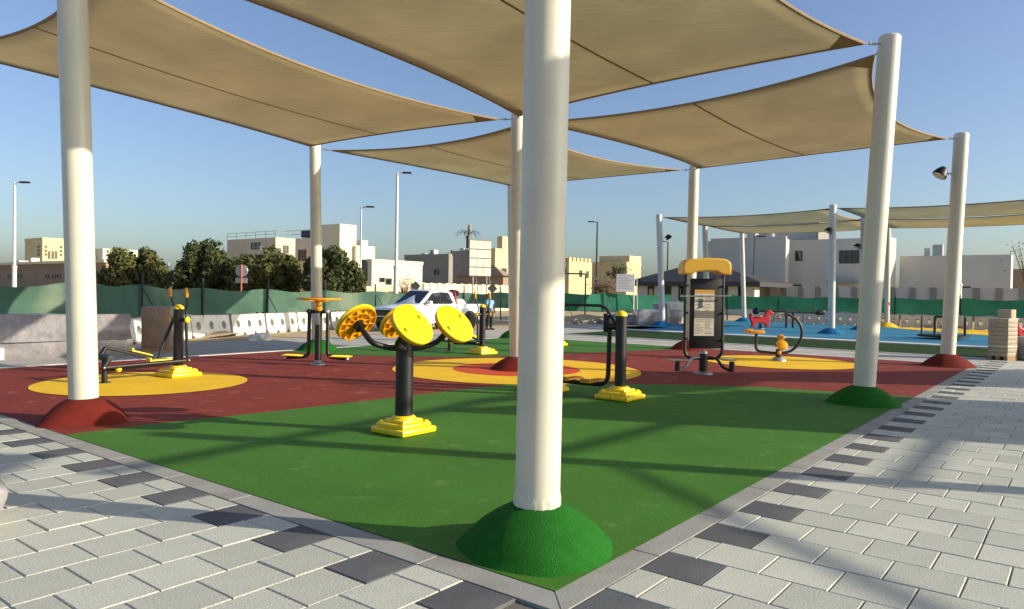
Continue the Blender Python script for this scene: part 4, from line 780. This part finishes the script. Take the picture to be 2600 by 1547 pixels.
# the villa behind the trees
b = Bld('beige villa with roof railing rising behind the dark trees', 552, 670, 718, 70, 578, F_beige, name='villa')
b.wl(612, 632, 593, 606, bars=1); b.wr(690, 700, 600, 615); b.wl(585, 605, 640, 670); b.box('canopy', -.5, 0, b.left(600), b.left(556), b.zt-2.2, b.zt-2.0, F_beige); b.box('white_sign', -.12, -.02, b.left(652), b.left(634), b.zt-1.2, b.zt-.75, M_wht)
for (x0, x1, y0, y1) in ((0, b.b, 0, .05), (0, .05, .05, b.a)):
    for z in (.3, .6): b.box('rail', x0, x1, y0, y1, b.zt+z, b.zt+z+.03, M_ink)
for k in range(6): b.box('rail_post', 0, .05, b.a*k/5-.03 if k else .06, b.a*k/5+.03 if k else .12, b.zt, b.zt+.62, M_ink)
b = Bld('recessed beige wing of the villa with two shaded windows', 694, 786, 800, 73, 578, F_beige, name='villa_wing')
b.wl(700, 716, 610, 634, bars=0); b.wl(727, 744, 610, 634); b.box('solar_tank', 1, 2, 2, 5, b.zt+.2, b.zt+.9, M_roofd)
for z in (.4, .8): b.box('rail', 0, .05, 0, b.a, b.zt+z, b.zt+z+.04, M_ink)
b = Bld('tall plain cream tower of the villa, brightly lit on its right side', 776, 826, 866, 66, 545, F_cream, name='villa_tower')
b = Bld('stepped lit cream block right of the villa tower', 858, 866, 912, 67, 598, F_cream, name='villa_block'); b.wr(879, 899, 634, 682); clutter(b, 7, 1)
b = Bld('low cream annexe of the villa lit by the sun', 895, 905, 1028, 64, 638, F_cream, name='annexe', parapet=.25)
b.wr(925, 935, 678, 686); b.wr(940, 952, 680, 692)
# shaded grey villas in the middle
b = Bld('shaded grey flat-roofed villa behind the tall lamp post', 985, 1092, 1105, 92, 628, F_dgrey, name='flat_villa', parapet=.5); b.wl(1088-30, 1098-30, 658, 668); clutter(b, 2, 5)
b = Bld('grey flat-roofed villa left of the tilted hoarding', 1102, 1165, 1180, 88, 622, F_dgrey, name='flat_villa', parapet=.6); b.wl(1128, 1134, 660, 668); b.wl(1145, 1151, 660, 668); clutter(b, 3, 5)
b = Bld('sunlit yellow villa directly left of the nearest post', 1178, 1205, 1290, 98, 612, F_warm, name='yellow_villa', parapet=.4); b.wr(1222, 1232, 655, 672); b.wr(1240, 1248, 655, 672)
b.box('upper_room', b.b*.35, b.b, 1, b.a, b.zt, b.zt+2.2, F_warm)
b = Bld('brown tiled lean-to below the hoarding', 1110, 1225, 1240, 80, 672, F_brown, name='lean_to')
q = MB(); q.add([(-.4, -.4, b.zt), (b.b, -.4, b.zt), (b.b, b.a, b.zt), (-.4, b.a, b.zt), (b.b*.8, b.a*.3, b.zt+1.2), (b.b*.8, b.a*.7, b.zt+1.2)], [(0, 1, 4), (1, 2, 5, 4), (2, 3, 5), (3, 0, 4, 5)]); q.build('roof', F_brown, b.t, smooth=False)
# right of the nearest post
b = Bld('sandy crenellated villa right of the nearest post', 1340, 1385, 1441, 95, 636, F_tan, name='crenellated_villa')
for k in range(6): b.box('merlon', b.b*k/6, b.b*k/6+b.b/9, 0, .3, b.zt, b.zt+.5, F_tan)
for k in range(3): b.box('merlon', 0, .3, b.a*(k+.5)/3, b.a*(k+.5)/3+.9, b.zt, b.zt+.5, F_tan)
b.wr(1411, 1416, 660, 674); b.wr(1428, 1432, 662, 676); b.wl(1372, 1377, 656, 662)
b = Bld('distant brown houses beside the dark pavilion roof', 1441, 1525, 1560, 125, 645, F_tan, name='distant_house', parapet=.5); b.box('roof_room', 1, b.b, 0, 6, b.zt, b.zt+1.6, F_warm); b.wl(1478, 1483, 666, 671); b.wl(1497, 1502, 664, 670); clutter(b, 6, 4)
# dark pavilion
PV = Bld('long grey pavilion with black hipped roof behind the far fence', 1552, 1838, 1850, 62, 690, F_grey, name='pavilion')
q = MB(); a, bb, z = PV.a, max(PV.b, 7), PV.zt; bb = 7
q.add([(-.7, -.7, z-.3), (bb+.7, -.7, z-.3), (bb+.7, a+.7, z-.3), (-.7, a+.7, z-.3), (-.7, -.7, z+.1), (bb+.7, -.7, z+.1), (bb+.7, a+.7, z+.1), (-.7, a+.7, z+.1), (bb/2, 5.2, z+2.0), (bb/2, a-4.5, z+2.0)],
      [(3, 2, 1, 0), (0, 1, 5, 4), (1, 2, 6, 5), (2, 3, 7, 6), (3, 0, 4, 7), (4, 5, 8), (5, 6, 9, 8), (6, 7, 9), (7, 4, 8, 9)]); q.build('roof', M_roofd, PV.t, smooth=False)
for xx in (1580, 1622, 1655, 1690, 1760, 1800): PV.wl(xx, xx+11, 698, 730, d=.08)
# big grey building
b = Bld('large grey windowless wing of the right-hand building', 1720, 1912, 1920, 70, 582, F_grey, name='grey_building'); b.box('parapet', -.05, .3, 0, b.a*.95, b.zt, b.zt+.25, F_grey); clutter(b, 4, 4)
b = Bld('grey right-hand building with a small and a wide dark window', 1903, 2168, 2180, 66.5, 578, F_grey, name='grey_building')
b.wl(1937, 1951, 613, 634); b.wl(2044, 2089, 612, 640, bars=2); b.box('canopy', -1.2, 0, b.left(2090), b.left(2022), 2.95, 3.15, F_dgrey); b.box('door_hood', -.5, 0, b.left(1952), b.left(1936), 2.7, 2.8, M_trim)
b.box('roof_room', 2, 6, b.a*.7, b.a*1.35, b.zt, b.zt+2.1, F_grey); b.box('roof_fin', 1, 6.1, b.a*.68, b.a*.7-.01, b.zt, b.zt+2.3, F_dgrey)
b = Bld('plain grey block at far right under the beige sails', 2190, 2461, 2466, 63, 620, F_grey, name='grey_building'); b.box('downpipe', -.12, 0, b.left(2234), b.left(2230), 0, 3.2, F_grey); b.wl(2345, 2362, 700, 735); clutter(b, 5, 2)
b = Bld('low brown shed at the right edge beyond the grey block', 2440, 2560, 2600, 72, 655, F_brown, name='shed')
def wall_run(label, x0, x1, Y, yt, m, name='garden_wall', pil=0, pm=None, along='u'):
    b = Bld(label, x0, x1, x1+2, Y, yt, m, name=name, cat='wall'); 
    for k in range(pil):
        y = b.a*(k+.5)/pil; b.box('pillar', -.12, 0, y-.22, y+.22, -.03, b.zt+.02, pm or m)
    return b
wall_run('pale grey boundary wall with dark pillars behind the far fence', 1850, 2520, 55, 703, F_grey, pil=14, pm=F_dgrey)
b = Bld('long sunlit cream boundary wall behind the pickup', 1000, 1020, 1290, 58, 690, F_cream, name='garden_wall', cat='wall')
for k in range(16): b.box('pier', b.b*(k+.5)/16-.18, b.b*(k+.5)/16+.18, -.06, 0, -.03, b.zt+.05, F_cream)
b = Bld('pinkish garden wall in front of the low annexe', 880, 886, 1012, 57, 697, facade((206, 180, 156), 'render_pink'), name='garden_wall', cat='wall')
# tilted hoarding with props
p = atY(1168, 712, 52); t = thing('hoarding', 'pale panelled hoarding on slanting steel props', 'hoarding', (p.x, p.y, 0), .55)
zb, zt = atY(1168, 672, 52).z, atY(1168, 585, 52).z
for i in range(4):
    for j in range(3): q = MB(); q.box(-.85+j*.58, -.85+j*.58+.56, -.03, .03, zb+(zt-zb)*i/4, zb+(zt-zb)*(i+1)/4-.06); q.build('panel', mat('hoarding_panel', lin((196, 192, 178)), .7, .1, 2), t, smooth=False)
q = MB(); q.box(-.87, .89, .035, .07, zb-.05, zt+.05); q.build('backing', M_ink, t, smooth=False)
for x in (-.5, .6):
    q = MB(); q.tube([(x, .1, -.03), (x, .1, zt-.1)], .05, 8); q.build('upright', M_galv, t); q = MB(); q.tube([(x, .12, zt*.75), (x+1.9, 2.2, -.03)], .04, 8); q.build('prop', M_galv, t)
# project notice board
p = atY(1522, 712, 49); t = thing('site_notice_board', 'grey printed site notice board above the far fence', 'sign', (p.x, p.y, 0), .25)
zb, zt = atY(1522, 711, 49).z, atY(1522, 668, 49).z; q = MB(); q.box(-.62, .62, -.02, .03, zb, zt); bd = q.build('board', M_paper if 0 else mat('notice_face', lin((150, 152, 160)), .6), t, smooth=False)
q = MB(); rnd = random.Random(9)
for k in range(9): z = zt-.1-k*.105; q.box(-.55+rnd.uniform(0, .1), .5-rnd.uniform(0, .4), -.026, -.0202, z-.025, z)
q.build('print', mat('notice_print', lin((84, 88, 104)), .7), bd, smooth=False)
q = MB(); q.box(.62, .68, -.03, .04, -.03, zt+.02); q.build('edge_post', M_wht, t, smooth=False); q = MB(); q.tube([(.66, .05, zt), (1.05, .5, zt-.05), (1.2, .6, 0)], .03, 8); q.build('strut', M_wht, t)
# round sign seen from behind
p = atY(588, 695, 34); t = thing('road_sign', 'round road sign seen from behind with red pole and plate below', 'sign', (p.x, p.y, 0), .1)
zc = atY(588, 660, 34).z; q = MB(); q.tube([(0, -.03, -.03), (0, -.03, zc+.3)], .035, 8); q.build('pole', mat('red_pole', lin((190, 92, 84)), .6), t)
q = MB(); q.lathe([(.27, -.01), (.28, 0), (.27, .01), (.02, .01)], 28, (0, .03, zc), Matrix.Rotation(math.pi/2, 3, 'X')); q.build('disc', M_galv, t); q = MB(); q.box(-.27, .27, .02, .04, zc-.56, zc-.32); q.build('plate', M_galv, t, smooth=False)
for (x, y, Yd, lab) in ((1012, 697, 45, 'small dark road sign seen edge-on before the cream annexe'), (1199, 703, 45, 'small dark diamond sign above the standing man')):
    p = atY(x, y, Yd); t = thing('small_sign', lab, 'sign', (p.x, p.y, 0), .3); q = MB(); q.tube([(0, 0, 0), (0, 0, p.z)], .03, 6); q.build('pole', M_post, t); q = MB(); q.box(-.22, .22, -.02, .02, -.22, .22); o = q.build('plate', M_post, t, smooth=False); o.location = (0, -.04, p.z); o.rotation_euler = (0, math.pi/4, 0)
# tubular goal-like frame right of nearest post
p = atY(1405, 712, 47); t = thing('pipe_frame', 'square pipe frame standing behind the torn fence corner', 'frame', (p.x, p.y, 0), .1); zt = atY(1405, 667, 47).z; q = MB(); q.tube(fillet([(-1.0, 0, 0), (-1.0, 0, zt), (.55, 0, zt), (.55, 0, 0)], .08), .05, 8); q.build('pipe', M_post, t)
# ================================================================ LAMP POSTS AND MASTS
def lamp(x, yt, Y, r, label, arm=1, m=None, collar=True):
    p = atY(x, yt, Y); t = thing('lamp_post', label, 'lamp post', (p.x, p.y, -.03), 0, 'tall street lamps'); m = m or M_pole2; h = p.z
    q = MB(); q.tube([(0, 0, 0), (0, 0, h*.32), (0, 0, h*.33), (0, 0, h)], [r*1.5, r*1.35, r, r*.7], 14); q.build('mast', m, t)
    q = MB(); q.tube([(0, 0, h-.05), (arm*.35, 0, h), (arm*.5, 0, h+.02)], .035, 8); q.build('arm', m, t); q = MB(); q.box(min(arm*.35, arm*.95), max(arm*.35, arm*.95), -.13, .13, h-.05, h+.06, .03); q.build('lamp_head', M_trim, t)
    if collar: q = MB(); q.tube([(0, 0, h*.33-.06), (0, 0, h*.33+.12)], r*1.6, 14); q.build('collar', m, t)
lamp(36, 443, 48, .1, 'white street lamp at the far left edge')
lamp(968, 420, 50, .12, 'tall grey street lamp between villa annexe and hoarding')
lamp(880, 503, 55, .075, 'thin grey mast beside the villa tower', m=M_galv)
lamp(1455, 540, 75, .1, 'slim dark street lamp right of the nearest post', -1, m=M_post)
lamp(1627, 588, 70, .08, 'thin dark lamp behind the leaning far post', -1, m=M_post)
lamp(1838, 575, 66, .06, 'roof-height lamp in front of the grey building', 1, m=M_post)
lamp(2341, 508, 52, .13, 'grey lamp mast right behind the far right corner post', 1)
p = atY(1140, 548, 110); t = thing('phone_mast', 'phone mast dressed as a palm above the shaded villas', 'mast', (p.x, p.y, 0)); h = p.z
q = MB(); q.tube([(0, 0, 0), (0, 0, h)], [.3, .22], 12); q.build('trunk', M_post, t); q = MB(); [q.box(math.cos(a)*.35-.12, math.cos(a)*.35+.12, math.sin(a)*.35-.12, math.sin(a)*.35+.12, h-1.6, h+.1) for a in (0, 2.1, 4.2)]; q.build('antenna', M_pole2, t)
for k in range(14): a = k*2*math.pi/14; q = MB(); q.tube(spline([(0, 0, h-1.7), (math.cos(a)*1.0, math.sin(a)*1.0, h-1.1+.2*(k % 3)), (math.cos(a)*2.1, math.sin(a)*2.1, h-1.9+.5*(k % 2))], 4), [.05]*8+[.02], 5, flat=.4); q.build('frond', M_post, t)
for (x, yt, lab) in ((1098, 608, 'stubby roof mast on the left shaded villa'), (1050, 612, 'thin aerial on the shaded villa roof')):
    p = atY(x, yt, 93); t = thing('roof_aerial', lab, 'aerial', (p.x, p.y+1, 0)); q = MB(); q.tube([(0, 0, p.z-2), (0, 0, p.z)], .12, 6); q.build('mast', M_post, t); q = MB(); q.box(-.7, .7, -.03, .03, p.z-.4, p.z-.34); q.build('crossbar', M_galv, t)
# ================================================================ TREES
def leafmat(name, rgb): return mat(name, lin(rgb), .75, .3, .9, rnd=.1, spec=.15, trans=.18)
M_leaf = leafmat('leaf_olive', (92, 94, 54)); M_leaf2 = leafmat('leaf_dark', (76, 84, 50)); M_bark = mat('bark', lin((92, 76, 60)), .9, .2, 4, .5, 12)
def tree(x, yt, yb, w_px, Y, label, seed, m):
    rnd = random.Random(seed); p = atY(x, yb, Y); zt = atY(x, yt, Y).z; hw = w_px*KD/2*Y/FPX; t = thing('shade_tree', label, 'tree', (p.x, p.y, -.03), 0, 'round dark trees behind the left fence')
    q = MB(); q.tube(spline([(0, 0, 0), (.05, 0, .8), (-.05, .05, 1.5)], 4), [.2]*5+[.15]*4, 10)
    tips = []
    for k in range(6):
        a = k*1.05+rnd.uniform(-.3, .3); e = Vector((math.cos(a)*hw*.6, math.sin(a)*hw*.5, zt*rnd.uniform(.6, .85))); q.tube(spline([(-.05, .05, 1.3), e*.45+Vector((0, 0, .5)), e], 4), [.09]*4+[.05]*4+[.02], 6)
    q.build('trunk', M_bark, t)
    cl = []
    for k in range(74):
        while True:
            c = Vector((rnd.uniform(-1, 1), rnd.uniform(-1, 1), rnd.uniform(-1, 1)))
            if .3 < c.length < 1: break
        c = Vector((c.x*hw*.9, c.y*hw*.8, zt*.53+c.z*zt*.4)); cl.append((c, rnd.uniform(.16, .34)*hw))
    vs, fs = [], []
    for c, r in cl:
        for k in range(int(150*(r/hw)/.25)):
            d = Vector((rnd.gauss(0, 1), rnd.gauss(0, 1), rnd.gauss(0, 1))).normalized()*r*rnd.uniform(.55, 1.05); o = c+d; n = (d.normalized()+Vector((rnd.gauss(0, .6), rnd.gauss(0, .6), rnd.gauss(0, .6)))).normalized()
            a = n.orthogonal().normalized(); b = n.cross(a); th = rnd.uniform(0, 6.3); a, b = a*math.cos(th)+b*math.sin(th), b*math.cos(th)-a*math.sin(th); s_ = rnd.uniform(.07, .15); i = len(vs)
            vs += [o-a*s_*1.5, o-b*s_*.7, o+a*s_*1.5, o+b*s_*.7]; fs.append((i, i+1, i+2, i+3))
    me = bpy.data.meshes.new('crown'); me.from_pydata([tuple(v) for v in vs], [], fs); me.materials.append(m); o = bpy.data.objects.new('crown', me); COL.objects.link(o); o.parent = t
tree(325, 597, 715, 158, 50, 'leftmost round dark tree, right of the left post', 1, M_leaf); tree(500, 590, 720, 160, 48, 'wide dark tree left of the round road sign', 2, M_leaf2)
tree(645, 596, 722, 170, 46, 'dark tree behind the round road sign', 3, M_leaf); tree(810, 598, 722, 160, 44, 'dark tree behind the greyish post, before the villa tower', 4, M_leaf2)
def bush(x, y, Y, r, label, m, seed, n=500, lf=.08):
    rnd = random.Random(seed); p = atY(x, y, Y); t = thing('shrub', label, 'shrub', (p.x, p.y, 0)); vs, fs = [], []; q = MB()
    for k in range(9): a = k*.7; q.tube(spline([(0, 0, max(p.z-r*1.6, -.03)), (math.cos(a)*r*.4, math.sin(a)*r*.4, p.z-r*.2), (math.cos(a)*r*rnd.uniform(.6, 1), math.sin(a)*r*.7, p.z+r*rnd.uniform(.1, .9))], 4), [.03]*4+[.015]*5, 5)
    q.build('branches', M_bark, t)
    for k in range(n):
        d = Vector((rnd.gauss(0, .5), rnd.gauss(0, .5), rnd.gauss(0, .45)))*r; o = Vector((0, 0, p.z))+d; a = Vector((rnd.gauss(0, 1), rnd.gauss(0, 1), rnd.gauss(0, 1))).normalized(); b = a.orthogonal().normalized(); i = len(vs); vs += [o-a*lf, o-b*lf*.5, o+a*lf, o+b*lf*.5]; fs.append((i, i+1, i+2, i+3))
    me = bpy.data.meshes.new('leaves'); me.from_pydata([tuple(v) for v in vs], [], fs); me.materials.append(m); o = bpy.data.objects.new('leaves', me); COL.objects.link(o); o.parent = t
M_pink = leafmat('leaf_pinkish', (150, 118, 104))
bush(985, 692, 56, .8, 'thin pinkish shrub against the annexe wall', M_pink, 5, 260, .06); bush(1505, 664, 90, 1.1, 'dusty palm-like bush beside the dark pavilion roof', M_leaf2, 6, 500, .16); bush(2500, 622, 60, 1.6, 'bare thin-twigged tree at the right edge', M_bark, 7, 160, .1); bush(1470, 706, 60, .9, 'brown dry bush behind the far fence near the lamp', M_bark, 8, 900, .1)
for o in bpy.data.objects:
    if '_top' in o: del o['_top']
